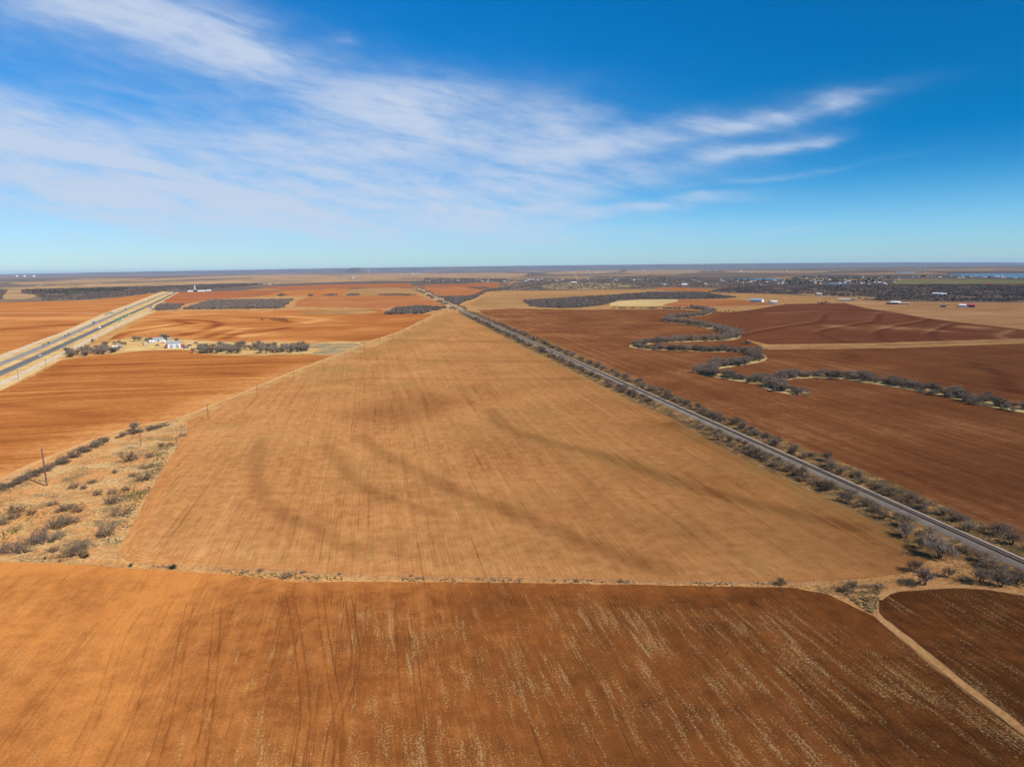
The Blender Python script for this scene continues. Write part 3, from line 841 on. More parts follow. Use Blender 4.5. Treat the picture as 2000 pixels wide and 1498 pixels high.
# --- far field mosaic (each polygon lies where the photograph shows it) -------
FAR = [
    ('straw_patch', [(1180, 597), (1212, 586), (1245, 584), (1312, 584), (1330, 588), (1300, 594), (1290, 599), (1230, 599)], 'straw', .25, 'pale yellow straw patch beside the dark thicket', 'field'),
    ('tan_field', [(1290, 599), (1310, 586), (1362, 586), (1440, 584), (1490, 593), (1530, 592), (1500, 597), (1400, 599)], 'orange', .22, 'tan field right of the pale straw patch', 'field'),
    ('tan_field', [(908, 601), (935, 584), (962, 577), (1050, 573.5), (1140, 575), (1238, 573.5), (1185, 579), (1030, 587), (1034, 601)], 'tan', .2, 'tan pasture right of the railway crossing', 'field'),
    ('orange_field', [(828, 561), (905, 560.5), (951, 563), (960, 565), (951, 567), (926, 577), (868, 580.5), (843, 572)], 'orange', .2, 'bright orange field right of the far track', 'field'),
    ('red_field', [(827, 556.5), (982, 553.5), (960, 563), (905, 560), (828, 560.4)], 'redstrip', .25, 'narrow red field below the first village', 'field'),
    ('orange_field', [(576, 599), (580, 587), (612, 578), (820, 577.2), (872, 599), (750, 602.5)], 'orange', .2, 'orange field above the long pale farm track', 'field'),
    ('tan_field', [(672, 576.5), (690, 563), (806, 562), (818, 576)], 'tan', .2, 'tan field left of the far track', 'field'),
    ('orange_field', [(610, 577.5), (500, 579), (560, 569), (684, 563.5), (670, 576.8)], 'farm', .2, 'mottled orange field above the big thicket', 'field'),
    ('red_field', [(500, 562), (640, 556), (803, 553.5), (806, 561.5), (690, 562.5), (560, 567)], 'redstrip', .25, 'dark red strip field below the tan plain', 'field'),
    ('red_field', [(316, 590), (350, 571), (500, 567), (556, 569), (498, 580), (412, 585), (362, 594)], 'redstrip', .2, 'red field right of the highway bend', 'field'),
    ('tan_field', [(0, 585), (14, 566), (40, 565), (44, 573), (75, 577), (60, 584), (30, 586)], 'tan', .9, 'pale clearing in the brush at the left edge', 'field'),
    ('tan_field', [(60, 566), (74, 556), (86, 555), (70, 566)], 'tan', .9, 'small pale strip in the left brush', 'field'),
    ('tan_field', [(120, 559), (260, 548), (380, 541), (500, 537), (640, 537), (830, 545), (640, 553), (430, 556), (220, 561)], 'tan', .8, 'wide tan plain on the left below the horizon', 'field'),
    ('tan_field', [(640, 536.5), (830, 535), (1030, 533), (1028, 538), (980, 546), (830, 546.5)], 'tan', .9, 'tan plain in front of the far town', 'field'),
    ('tan_field', [(1040, 535), (1130, 529), (1230, 527), (1210, 533), (1120, 537)], 'tan', .9, 'tan strip beyond the straight dirt road', 'field'),
    ('tan_field', [(1200, 533), (1220, 527.5), (1350, 527), (1380, 532), (1300, 537)], 'tan', .9, 'pale strip under the horizon right of centre', 'field'),
    ('tan_field', [(1050, 560), (1080, 553), (1140, 552), (1260, 556), (1240, 562), (1100, 568)], 'debris', .8, 'speckled scrub clearing below the middle village', 'field'),
    ('tan_field', [(1270, 563), (1330, 561), (1400, 568), (1370, 571), (1300, 567)], 'orange', .8, 'small orange clearing among the brush', 'field'),
    ('green_field', [(1760, 547), (1850, 545.5), (2000, 547), (2300, 549), (2300, 556), (2000, 555), (1740, 556)], 'greenf', .8, 'dull green field in front of the lakeside town', 'field'),
    ('tan_field', [(1940, 560), (1970, 556), (2300, 558), (2300, 562), (1990, 562)], 'orange', .9, 'orange patch in the brush at the right edge', 'field'),
    ('tan_field', [(1550, 572), (1580, 568), (1690, 573), (1720, 580), (1700, 586), (1600, 582)], 'tan', .7, 'olive clearing behind the white farmstead', 'field'),
    ('tan_field', [(1720, 527), (1800, 526), (2000, 527), (2200, 528), (2200, 530), (1800, 530)], 'tan', 1.5, 'long pale strip near the right horizon', 'field'),
    ('tan_field', [(1400, 529), (1520, 528), (1640, 531), (1560, 534), (1430, 533)], 'tan', 1.5, 'tan strip behind the lake', 'field'),
    ('tan_field', [(0, 553), (120, 549), (300, 543), (240, 550), (60, 557)], 'tan', 1.2, 'tan strip at the far left', 'field'),
    ('pale_patch', [(560, 611), (640, 606), (735, 605), (730, 613), (640, 614)], 'tan', .14, 'pale dry patch beside the small round thicket', 'field'),
    ('farmyard', [(180, 694), (205, 670), (262, 658), (345, 663), (430, 668), (540, 669), (600, 672), (655, 667), (720, 668), (655, 695), (600, 691), (530, 692), (410, 692), (380, 683), (275, 684)], 'verge', .09, 'dry grassy farmyard round the white barn', 'ground'),
    ('weed_patch', [(560, 675), (640, 670), (700, 671), (716, 674), (690, 686), (655, 694), (600, 690), (640, 684)], 'debris', .14, 'grey weedy patch between the farm and the power line', 'ground'),
    ('scrubland', [(-300, 546), (0, 540.5), (250, 536), (500, 532.5), (830, 529.5), (830, 531.5), (640, 534), (400, 539), (120, 545), (-300, 552)], 'scrubland', 2.5, 'dark brush band under the left horizon', 'scrubland'),
    ('scrubland', [(880, 528.5), (1250, 524.5), (1500, 521.5), (2000, 517), (2400, 513), (2400, 519), (2000, 523), (1500, 526), (1250, 528), (900, 532)], 'scrubland', 2.5, 'dark brush band under the right horizon', 'scrubland'),
    ('scrubland', [(200, 552), (330, 548), (430, 544), (520, 543.5), (420, 547.5), (300, 552), (200, 555)], 'scrubland', 1.4, 'dark brush streak on the left plain', 'scrubland'),
    ('scrubland', [(1230, 541), (1400, 537), (1560, 536), (1720, 537), (1560, 540), (1400, 543)], 'scrubland', 1.6, 'dark brush streak behind the lake', 'scrubland'),
    ('scrubland', [(42, 567), (250, 561), (430, 555), (520, 554), (500, 558), (400, 565), (337, 567), (250, 580), (150, 588), (-20, 591), (-300, 596), (-300, 568)], 'scrubland', .5, 'dark brush country left of the highway', 'scrubland'),
    ('scrubland', [(1420, 561), (1720, 556), (2000, 557), (2400, 560), (2400, 593), (2000, 591), (1720, 589), (1640, 581), (1500, 574), (1380, 572)], 'scrubland', .5, 'dark brush country behind the right-hand pasture', 'scrubland'),
    ('scrubland', [(1022, 588), (1175, 579), (1275, 571), (1375, 572), (1437, 582), (1362, 585), (1212, 586), (1180, 597), (1120, 602.5), (1037, 600.5)], 'scrubland', .3, 'dark brush ground under the long thicket', 'scrubland'),
    ('scrubland', [(1000, 556), (1050, 546), (1260, 543), (1500, 549), (1560, 556), (1400, 562), (1200, 565), (1030, 568), (960, 566)], 'scrubland', .6, 'brush country round the middle village', 'scrubland'),
]
for nm, px, mt, z, lab, cat in FAR:
    mt = 'tanfar' if mt == 'tan' and z >= .7 else mt
    sheet(nm, px, M[mt], z, lab, cat, seg=14, jit=2.5, grid=0, rnd_corner=1 if nm in ('straw_patch', 'pale_patch', 'weed_patch', 'tan_field', 'scrubland', 'farmyard') else 0)

# water
for px, lab in (([(1840, 536.5), (1900, 534.5), (2000, 534.2), (2300, 536), (2300, 545), (2000, 543.5), (1960, 542.8), (1900, 540)], 'blue lake at the right edge under the horizon'),
                ([(1420, 546), (1446, 544.4), (1500, 543.8), (1530, 545), (1515, 546.8), (1455, 546.8)], 'narrow blue arm of the lake behind the middle village'),
                ([(1612, 555), (1625, 552.8), (1668, 556.4), (1660, 559), (1630, 557.8)], 'small turquoise pond below the lakeside town')):
    sheet('lake', px, M['water'], 1.2, lab, 'lake', seg=20, jit=4, rnd_corner=1)

# --- scrub plot, verge and strips -------------------------------------------
sheet('sandy_ground', [(-250, 1060), (0, 938), (160, 870), (250, 840), (345, 820), (368, 826), (366, 845), (345, 874), (320, 914), (296, 957), (275, 997), (250, 1044), (230, 1072), (232, 1090), (255, 1108), (120, 1100), (0, 1096), (-250, 1085)],
      M['sand'], 0.03, 'sandy plot of dry grass and bushes left of the tan field', 'ground', seg=3, jit=.5)
sheet('field_margin', [(230, 1085), (255, 1097), (320, 1103), (600, 1118), (1000, 1130), (1540, 1138), (1690, 1129), (1815, 1094), (1880, 1088), (2000, 1135), (2350, 1215), (2350, 1242), (2000, 1166), (1930, 1154), (1867, 1150), (1740, 1158), (1718, 1174), (1718, 1206), (1706, 1206), (1650, 1178), (1545, 1150), (1000, 1140), (574, 1139), (245, 1112)],
      M['margin'], 0.02, 'sandy margin with a wire fence between the two nearest fields', 'ground', seg=3, jit=.4)
rail_px = [(2500, 1330), (2200, 1194), (2000, 1103.5), (900, 606), (870, 590.5), (834, 572.5), (812, 562.5)]
rail_w = [np.array(P(*p)) for p in rail_px[:4]]
rd = np.array(rail_dir)
# true straight to the crossing, then a slight left bend
base = [np.array(RA) - rd * 200, np.array(RB)] + [np.array(P(*p)) for p in rail_px[4:]]
rail_line = resample(base, 6.0)
sheet('railside_strip', strip_right[::-1] + [(905, 605), (893, 606)] + mid_right[::-1] + [(1880, 1094), (2000, 1142), (2350, 1250)], M['strip'], 0.04,
      'rough grassy strip on both sides of the railway', 'ground', seg=3, jit=.6)
far_strip = ribbon_mesh('railside_strip', resample(base[1:], 12), [-16, -5, 5, 16], [.3, .31, .31, .3])
tag(link('railside_strip', far_strip, M['verge']), 'pale grassy strip along the far part of the railway', 'ground', kind='structure')

# --- roads -------------------------------------------------------------------
near_c = [(-260, 838), (0, 730), (75, 696.5), (187, 645), (250, 615), (300, 593.5), (345, 570)]
far_c = [(-260, 806), (0, 712), (92, 674), (187, 631.5), (250, 603.5), (287, 588.5), (332, 570.5)]
def fit_line(px):
    w_ = wpoly(px)
    c = w_.mean(0); u, s, vt = np.linalg.svd(w_ - c); d = vt[0]; d = d if d[1] > 0 else -d
    t = (w_ - c) @ d
    return c, d, t.min(), t.max()
near_w = wpoly(near_c); far_w = wpoly(far_c)
HP = smooth(near_w, 2, closed=False); HF = smooth(far_w, 2, closed=False)
cor = np.vstack([wpoly([(-260, 900), (0, 764), (100, 712), (150, 686), (212, 650), (262, 626), (300, 611), (315, 596), (352, 571)]),
                 wpoly([(318, 569.5), (306, 573), (250, 595), (205, 611), (100, 658), (0, 693), (-260, 765)])])
sheet('highway_verge', cor, M['verge'], 0.12, 'wide dry grass verge and median of the divided highway', 'verge', seg=8, jit=.8, world=True)
road('highway', HP, 11.5, M['asphalt'], 0.24, 'nearer dark grey carriageway of the divided highway', step=12, jit=.1, sm=0, world=True)
road('highway', HF, 11.0, M['asphalt_worn'], 0.24, 'farther worn grey carriageway of the divided highway', step=12, jit=.1, sm=0, world=True)
for cw, nm in ((HP, 'nearer'), (HF, 'farther')):
    ln = resample(cw, 12)
    for off, mt, what in ((-4.4, 'paint_yellow', 'yellow'), (4.4, 'paint_white', 'white')):
        me = ribbon_mesh('edge_line', ln, [off - .12, off + .12], [.30, .30])
        tag(link('edge_line', me, M[mt]), f'{what} edge line painted on the {nm} carriageway', 'road marking', kind='structure')
    # lane dashes
    L = resample(cw, 3.0)
    vs, fs = [], []
    for i in range(0, len(L) - 1, 4):
        a, b = L[i], L[i + 1]; t = (b - a) / np.hypot(*(b - a)); nr = np.array((t[1], -t[0])) * .1
        k = len(vs)
        for q in (a - nr, a + nr, b + nr, b - nr): vs.append((*q, .30))
        fs.append((k, k + 1, k + 2, k + 3))
    tag(link('lane_line', mesh_np('lane_line', vs, fs), M['paint_white']), f'white dashed lane line along the {nm} carriageway', 'road marking', kind='structure')
road('frontage_road', [(-260, 868), (0, 751), (35, 735), (100, 702), (150, 677), (212, 645), (262, 620), (292, 608.5)], 8, M['gravel'], 0.20, 'pale gravel frontage road right of the highway', step=10)
road('frontage_road', [(-260, 778), (0, 701), (75, 667), (150, 642), (207, 615), (228, 605), (250, 599), (312, 572.5)], 7.5, M['gravel'], 0.20, 'pale frontage road left of the highway', step=10)
road('slip_road', [(205, 616), (212, 611), (219, 609), (216, 613), (222, 612)], 6, M['asphalt_worn'], 0.26, 'short curved slip road left of the highway', step=8)
road('slip_road', [(292, 608), (300, 606), (298, 603), (292, 601), (297, 597)], 6, M['asphalt_worn'], 0.26, 'short curved slip road by the small thicket', step=8)
road('farm_track', [(-200, 611), (0, 611.5), (140, 611.5), (205, 613)], 6, M['gravel'], 0.16, 'pale farm track crossing the left-hand field', step=15)
road('farm_track', [(300, 608.5), (500, 606), (750, 603.5), (880, 602.5)], 6, M['track'], 0.18, 'long straight pale track from the highway to the railway crossing', step=15)
road('dirt_road', [(-300, 1085), (0, 934.5), (160, 867), (248, 836.5), (300, 827), (352, 818), (440, 781.5), (505, 755), (587, 720), (655, 696.5), (712, 671), (780, 649), (825, 627), (878, 603)], 4.5, M['track'], 0.14,
     'sandy dirt road beside the power line poles', step=6)
road('dirt_road', [(1704, 1168), (1702, 1188), (1716, 1206), (1760, 1241), (1830, 1299), (2000, 1428), (2250, 1620)], 2.0, M['track'], 0.10, 'narrow sandy dirt road cutting through the bottom right corner', step=3, jit=.3)
road('dirt_road', [(1715, 1170), (1740, 1153), (1800, 1147), (1870, 1145), (1930, 1149), (2000, 1160), (2300, 1222)], 2.0, M['track'], 0.09, 'sandy track curving below the trees at the right edge', step=3, jit=.3)
road('dirt_road', [(880, 602.6), (935, 604), (1000, 601.5), (1120, 603.5), (1250, 601.5), (1400, 600.5), (1500, 597), (1535, 594)], 5, M['gravel'], 0.28, 'pale road from the railway crossing to the blue roofed barn', step=12)
road('dirt_road', [(892, 600), (925, 587), (935, 582), (972, 566), (1000, 554.5), (1032, 531)], 7, M['track'], 0.9, 'straight dirt road running from the crossing to the horizon', step=20)
road('dirt_road', [(1128, 548), (1122, 533)], 9, M['track'], 1.3, 'short straight dirt road above the middle village', step=30, sm=0)
road('dirt_road', [(1485, 681), (1600, 678), (1750, 674.5), (1900, 667.5), (2000, 663), (2200, 652)], 10, M['pinktrack'], 0.24, 'pale sandy track between the two dark red fields', step=9, jit=4.5)
road('dirt_road', [(1440, 582), (1478, 590), (1520, 593), (1600, 592), (1700, 591), (2000, 593), (2300, 596)], 5, M['gravel'], 0.30, 'thin pale track along the back of the pasture', step=14)

# headland tyre tracks: low soil ridges pressed by wheels
def ridge_tracks(name, lines, wid, hgt, gauge, mat, label, z0, masks=None):
    vs, fs = [], []
    for pl in lines:
        w0 = resample(smooth(wpoly(pl), 3, closed=False), 1.2)
        t = np.gradient(w0, axis=0); t /= np.hypot(t[:, 0], t[:, 1])[:, None]
        nr = np.column_stack([t[:, 1], -t[:, 0]])
        for o in (-gauge / 2, gauge / 2):
            k0 = len(vs)
            for i in range(len(w0)):
                jj = 0.12 * mnoise.noise(Vector((w0[i, 0] * .6, w0[i, 1] * .6, 3)))
                hh = hgt * (0.7 + 0.6 * mnoise.noise(Vector((w0[i, 0] * .3, w0[i, 1] * .3, 8))))
                for (dx_, dz) in ((-wid, 0), (-wid * .25, hh), (wid * .35, hh * .8), (wid, 0)):
                    q = w0[i] + nr[i] * (o + dx_ + jj)
                    vs.append((q[0], q[1], z0 + dz))
            for i in range(len(w0) - 1):
                for j in range(3):
                    a = k0 + i * 4 + j
                    fs.append((a, a + 1, a + 5, a + 4))
    me = mesh_np(name, vs, fs)
    for an, fn in (masks or {}).items():
        at = me.attributes.new(an, 'FLOAT', 'POINT')
        at.data.foreach_set('value', fn(np.array(vs)[:, :2]).astype(np.float32))
    o = link(name, me, mat)
    return tag(o, label, 'tracks', kind='structure')
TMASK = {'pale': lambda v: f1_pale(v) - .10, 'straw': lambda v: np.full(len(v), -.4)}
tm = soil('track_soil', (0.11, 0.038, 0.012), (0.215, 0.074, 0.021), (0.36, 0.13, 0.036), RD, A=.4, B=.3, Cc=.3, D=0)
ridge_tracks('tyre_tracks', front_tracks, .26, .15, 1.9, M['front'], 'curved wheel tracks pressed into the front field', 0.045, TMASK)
mt_ = soil('headland_soil', (0.24, 0.09, 0.028), (0.44, 0.18, 0.055), (0.58, 0.27, 0.09), RD, A=.4, B=.3, Cc=.3, D=0)
ridge_tracks('tyre_tracks', [[(372, 828), (374, 848), (352, 876), (328, 915), (303, 960), (282, 1000), (257, 1046), (243, 1072), (248, 1086), (290, 1096), (420, 1104), (600, 1113), (800, 1123), (1000, 1126), (1300, 1130), (1540, 1131), (1690, 1122)],
             [(392, 838), (384, 858), (362, 886), (338, 925), (313, 968), (292, 1008), (270, 1050), (260, 1070), (275, 1082), (400, 1095), (600, 1104), (800, 1113)]], .3, .10, 1.9, mt_, 'wheel tracks round the headland of the tan field', 0.055)
comb = []
for cx in (550, 640, 845, 985, 1080, 1180, 1295, 1420):
    for k in range(7):
        x0 = cx + k * 6 + rnd.uniform(-1, 1); sl = (x0 - 737) / 640
        comb.append([(x0, 1163 + rnd.uniform(0, 3)), (x0 + sl * 9, 1172), (x0 + sl * 20 + 1, 1182 + rnd.uniform(-4, 8))])
ridge_tracks('plough_marks', comb, .20, .13, .9, M['front'], 'short comb-like plough marks along the top of the front field', 0.045, TMASK)

# ------------------------------------------------------------------ railway
t = empty('railway_track', (0, 0, 0))
tag(t, 'single railway track on pale ballast running diagonally to the far crossing', 'railway')
offs = [-4.1, -2.9, -2.0, -1.2, -.72, -.3, .3, .72, 1.3, 2.6, 3.6]
zs = [.10, .55, .80, .86, .86, .86, .86, .86, .86, .83, .10]
me = ribbon_mesh('ballast', rail_line, offs, zs, {'stain_tone': [0, 0, 0, .7, 1.0, .12, .12, 1.0, .6, -.8, -.7]})
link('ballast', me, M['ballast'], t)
for s in (-.7525, .7525):
    me = ribbon_mesh('rail', rail_line, [s - .07, s - .04, s + .04, s + .07], [.97, 1.13, 1.13, .97])
    link('rail', me, M['steel'], t)
ties = resample(rail_line, .62)
ties = ties[:2400]
tt = np.gradient(ties, axis=0); tt /= np.hypot(tt[:, 0], tt[:, 1])[:, None]
tn = np.column_stack([tt[:, 1], -tt[:, 0]])
n = len(ties); vv = np.zeros((n, 8, 3))
for k, (a, b, zz) in enumerate(((-1, -1, .80), (1, -1, .80), (1, 1, .80), (-1, 1, .80), (-1, -1, .965), (1, -1, .965), (1, 1, .965), (-1, 1, .965))):
    vv[:, k, :2] = ties + tn * (a * 1.28) + tt * (b * .115); vv[:, k, 2] = zz
ff = (np.arange(n)[:, None, None] * 8 + np.array([(4, 5, 6, 7), (0, 1, 5, 4), (1, 2, 6, 5), (2, 3, 7, 6), (3, 0, 4, 7)])[None]).reshape(-1, 4)
o = link('sleepers', mesh_np('sleepers', vv.reshape(-1, 3), ff), M['sleeper'], t)
o['kind'] = 'stuff'

# ------------------------------------------------------------------ bare trees
def strips(name, segs, k=3):
    """segs: list of (a,b,r0,r1) -> thin tubes"""
    A = np.array([s[0] for s in segs]); B = np.array([s[1] for s in segs])
    r0 = np.array([s[2] for s in segs]); r1 = np.array([s[3] for s in segs])
    d = B - A; d /= np.maximum(np.linalg.norm(d, axis=1), 1e-6)[:, None]
    u = np.cross(d, np.where(np.abs(d[:, 2:3]) < .9, np.array([[0, 0, 1.0]]), np.array([[1.0, 0, 0]])))
    u /= np.linalg.norm(u, axis=1)[:, None]
    w_ = np.cross(d, u)
    n = len(segs); v = np.zeros((n, 2 * k, 3))
    for i in range(k):
        t_ = 2 * math.pi * i / k
        o_ = u * math.cos(t_) + w_ * math.sin(t_)
        v[:, i] = A + o_ * r0[:, None]; v[:, k + i] = B + o_ * r1[:, None]
    f = []
    for i in range(k):
        j = (i + 1) % k
        f.append((i, j, k + j, k + i))
    f = (np.arange(n)[:, None, None] * (2 * k) + np.array(f)[None]).reshape(-1, 4)
    return mesh_np(name, v.reshape(-1, 3), f)

def rvec(r):
    while True:
        v = Vector((r.uniform(-1, 1), r.uniform(-1, 1), r.uniform(-1, 1)))
        if 0.05 < v.length < 1: return v.normalized()

def grow(seed, h=4.2, spread=1.0, stems=2, limbs=4, branches=5, twigs=7, twr=.022, lean=.35, round_=False):
    """bare multi-stemmed tree: returns (trunk segs, twig segs)"""
    r = random.Random(seed)
    T, W = [], []
    def bent(a, d, L, r0, r1, n, up, out):
        pts = [a]; p = a.copy(); dd = d.copy()
        for i in range(n):
            dd = (dd + rvec(r) * .28 + Vector((0, 0, up))).normalized()
            q = p + dd * (L / n)
            q.z = max(q.z, 0.1)
            out.append((tuple(p), tuple(q), r0 + (r1 - r0) * i / n, r0 + (r1 - r0) * (i + 1) / n))
            p = q; pts.append(p)
        return pts, dd
    for s in range(stems):
        a0 = r.uniform(0, 6.28) if stems == 1 else 6.28 * s / stems + r.uniform(-.5, .5)
        d = Vector((math.cos(a0) * lean * spread, math.sin(a0) * lean * spread, 1)).normalized()
        base_ = Vector((math.cos(a0) * .15, math.sin(a0) * .15, -.1))
        L = h * r.uniform(.30, .42)
        pts, d1 = bent(base_, d, L, h * .028, h * .019, 3, .05, T)
        for l in range(limbs):
            a1 = 6.28 * l / limbs + r.uniform(-.6, .6) + a0
            el_ = r.uniform(.25, 1.1)
            dl = (Vector((math.cos(a1) * spread, math.sin(a1) * spread, math.tan(el_) * .75)) .normalized() + d1 * .4).normalized()
            st_ = pts[-1] if r.random() < .6 else pts[-2]
            lp, dle = bent(st_, dl, h * r.uniform(.32, .48), h * .015, h * .006, 4, .07, T)
            for b in range(branches):
                sp = lp[1 + (b % (len(lp) - 1))]
                db = (dle * .6 + rvec(r) * .8 + Vector((0, 0, .25))).normalized()
                bp, dbe = bent(sp, db, h * r.uniform(.16, .28), h * .006, h * .003, 2, .05, T)
                for q in range(twigs):
                    sp2 = bp[r.randrange(1, len(bp))]
                    dq = (dbe * .55 + rvec(r) * .9 + Vector((0, 0, .15))).normalized()
                    Lq = h * r.uniform(.09, .20)
                    mid = sp2 + dq * (Lq * .5)
                    dq2 = (dq + rvec(r) * .5).normalized()
                    W.append((tuple(sp2), tuple(mid), twr, twr * .7))
                    W.append((tuple(mid), tuple(mid + dq2 * (Lq * .55)), twr * .7, twr * .25))
                    dq3 = (dq + rvec(r) * .9).normalized()
                    W.append((tuple(mid), tuple(mid + dq3 * (Lq * .45)), twr * .6, twr * .25))
    return T, W

PROTO = {}
def proto(kind, n, seed, tw, bk, **kw):
    out = []
    for i in range(n):
        T, W = grow(seed + i * 17, **kw)
        mt = strips('trunk', T, 4); mt.materials.append(M[bk])
        mc = strips('crown', W, 3); mc.materials.append(M[tw])
        out.append((mt, mc))
    PROTO[kind] = out
proto('mesquite', 6, 11, 'twig', 'bark', h=5.6, spread=1.3, stems=3, limbs=5, branches=6, twigs=10, twr=.023)
proto('low', 5, 71, 'twig_brown', 'bark', h=2.7, spread=1.7, stems=5, limbs=3, branches=5, twigs=7, twr=.015, lean=.9)
proto('creek', 5, 131, 'creektwig', 'creektwig', h=7.6, spread=1.05, stems=3, limbs=4, branches=6, twigs=9, twr=.06, lean=.4)
proto('thick', 3, 201, 'grove', 'bark', h=7.5, spread=1.0, stems=3, limbs=4, branches=6, twigs=8, twr=.055)

def leafy(seed, rx, rz, nleaf, ls, cl=10):
    r = np.random.default_rng(seed)
    cen = r.normal(size=(cl, 3)) * np.array([rx * .45, rx * .45, rz * .3]) + np.array([0, 0, rz * .5])
    cen[:, 2] = np.clip(cen[:, 2], rz * .15, rz)
    c = cen[r.integers(0, cl, nleaf)] + r.normal(size=(nleaf, 3)) * np.array([rx * .22, rx * .22, rz * .16])
    c[:, 2] = np.clip(c[:, 2], .05, None)
    a = r.normal(size=(nleaf, 3)); a /= np.linalg.norm(a, axis=1)[:, None]
    b = np.cross(a, r.normal(size=(nleaf, 3))); b /= np.linalg.norm(b, axis=1)[:, None]
    s = ls * r.uniform(.6, 1.4, (nleaf, 1))
    v = np.stack([c - a * s, c + b * s * .6, c + a * s], 1).reshape(-1, 3)
    return mesh_np('crown', v, np.arange(nleaf * 3).reshape(-1, 3))
EVER = []
for i in range(3):
    mc = leafy(300 + i, 1.0, 1.5, 700, .13); mc.materials.append(M['evergreen'])
    T = [((0, 0, -.1), (0.05, 0, .6), .06, .05), ((.05, 0, .6), (-.1, .1, 1.1), .05, .02), ((.03, 0, .4), (.4, .1, .8), .03, .01), ((0, 0, .3), (-.35, -.2, .7), .03, .01)]
    mt = strips('trunk', T, 5); mt.materials.append(M['bark'])
    EVER.append((mt, mc))
PROTO['evergreen'] = EVER

def ordinal(n):
    if 10 <= n % 100 <= 20: s = 'th'
    else: s = {1: 'st', 2: 'nd', 3: 'rd'}.get(n % 10, 'th')
    return f'{n}{s}'

def plant(kind, name, xy, scale, label, cat, group=None, zs_=None, i=None):
    pr = PROTO[kind]
    mt, mc = pr[rnd.randrange(len(pr)) if i is None else i % len(pr)]
    o = empty(name, (xy[0], xy[1], 0.05), rnd.uniform(0, 6.28))
    sz = scale * (zs_ or rnd.uniform(.72, 1.05))
    o.scale = (scale * rnd.uniform(.78, 1.25), scale * rnd.uniform(.78, 1.25), sz)
    link('trunk', mt, None, o); link('crown', mc, None, o)
    return tag(o, label, cat, group)

# along the railway
RA2 = np.array(RA); RLEN = float((RB - RA).length)
def along(s, off):
    return RA2 + rd * s + np.array(rail_nrm) * off
def s_of(px, py):
    return float((np.array(P(px, py)) - RA2) @ rd)
gap0, gap1 = s_of(1395, 832), s_of(1285, 785)
for side, nm in ((-1, 'left'), (1, 'right')):
    s = -70.0; spots = []
    while s < RLEN - 30:
        s += rnd.uniform(4.6, 9.0) * (1.0 if s < 350 else 1.55)
        cl = mnoise.noise(Vector((s / 45, side * 5.0, 0)))
        if cl < -.40: continue
        if side < 0 and gap0 < s < gap1: continue
        off = side * rnd.uniform(7.5 if side < 0 else 5.5, 14.5)
        sc_ = rnd.uniform(.62, 1.12) * (1.0 + .35 * max(0, cl))
        spots.append((s, off, sc_))
        if rnd.random() < .35:
            spots.append((s + rnd.uniform(-3, 3), side * rnd.uniform(6.5, 14.5), rnd.uniform(.4, .75)))
    spots.sort()
    spots = spots[:158]
    for k, (s, off, sc_) in enumerate(spots):
        where = 'field side' if side < 0 else 'creek side'
        size = 'small' if sc_ < .65 else ('tall' if sc_ > 1.05 else 'spreading')
        lab = f'{size} bare mesquite on the {nm} of the railway, {ordinal(k + 1)} from the bottom right'
        plant('mesquite', 'mesquite_tree', along(s, off), sc_, lab, 'tree', f'bare mesquite trees on the {nm} of the railway')

simple_low = []
for i in range(4):
    T, W = grow(500 + i, h=2.2, spread=1.8, stems=4, limbs=3, branches=4, twigs=5, twr=.032, lean=.9)
    simple_low.append((strips('t', T, 3), strips('c', W, 3)))
sp = []
for _ in range(2300):
    s = rnd.uniform(-70, 1250); side = rnd.choice((-1, 1))
    if side < 0 and gap0 < s < gap1 and rnd.random() < .7: continue
    if mnoise.noise(Vector((s / 25, side * 9.0, 2))) < -.1: continue
    sp.append(along(s, side * rnd.uniform(6.0 if side < 0 else 4.8, 15.5)))
MERGE_LATER = (sp, simple_low)
# corner trees at the lower right
for (px, py, sc_, kind, lab) in [
    (1662, 1158, .95, 'mesquite', 'leaning bare tree at the top corner of the front field'),
    (1690, 1148, .80, 'low', 'low grey bush right of the leaning bare tree'),
    (1718, 1150, 1.0, 'low', 'grey bush where the narrow dirt road begins'),
    (1784, 1117, .80, 'mesquite', 'lone bare tree standing on the sandy corner of the tan field'),
    (1806, 1143, .95, 'thick', 'dense grey tree just below the lone bare tree'),
    (1772, 1143, .85, 'low', 'dark low bush left of the dense grey tree'),
    (1850, 1128, .80, 'mesquite', 'thin bare tree right of the dense grey tree'),
    (1880, 1135, 1.1, 'low', 'broad brown bush above the curving sandy track'),
    (1915, 1140, 1.10, 'mesquite', 'crooked bare tree above the curving sandy track'),
    (1955, 1146, 1.15, 'mesquite', 'big bare tree near the right edge above the sandy track'),
    (1935, 1112, .95, 'mesquite', 'bare tree between the sandy track and the ballast'),
    (1985, 1140, .95, 'mesquite', 'bare tree cut by the right edge of the picture'),
    (1835, 1090, 1.15, 'thick', 'dense bare tree on the ballast foot near the sandy corner'),
    (1800, 1072, 1.05, 'mesquite', 'bare tree casting shade onto the corner of the tan field'),
    (1770, 1050, 1.0, 'thick', 'grey tree at the tip of the tan field by the track')]:
    plant(kind, 'mesquite_tree' if kind != 'low' else 'scrub_bush', P(px, py), sc_, lab, 'tree' if kind != 'low' else 'bush')

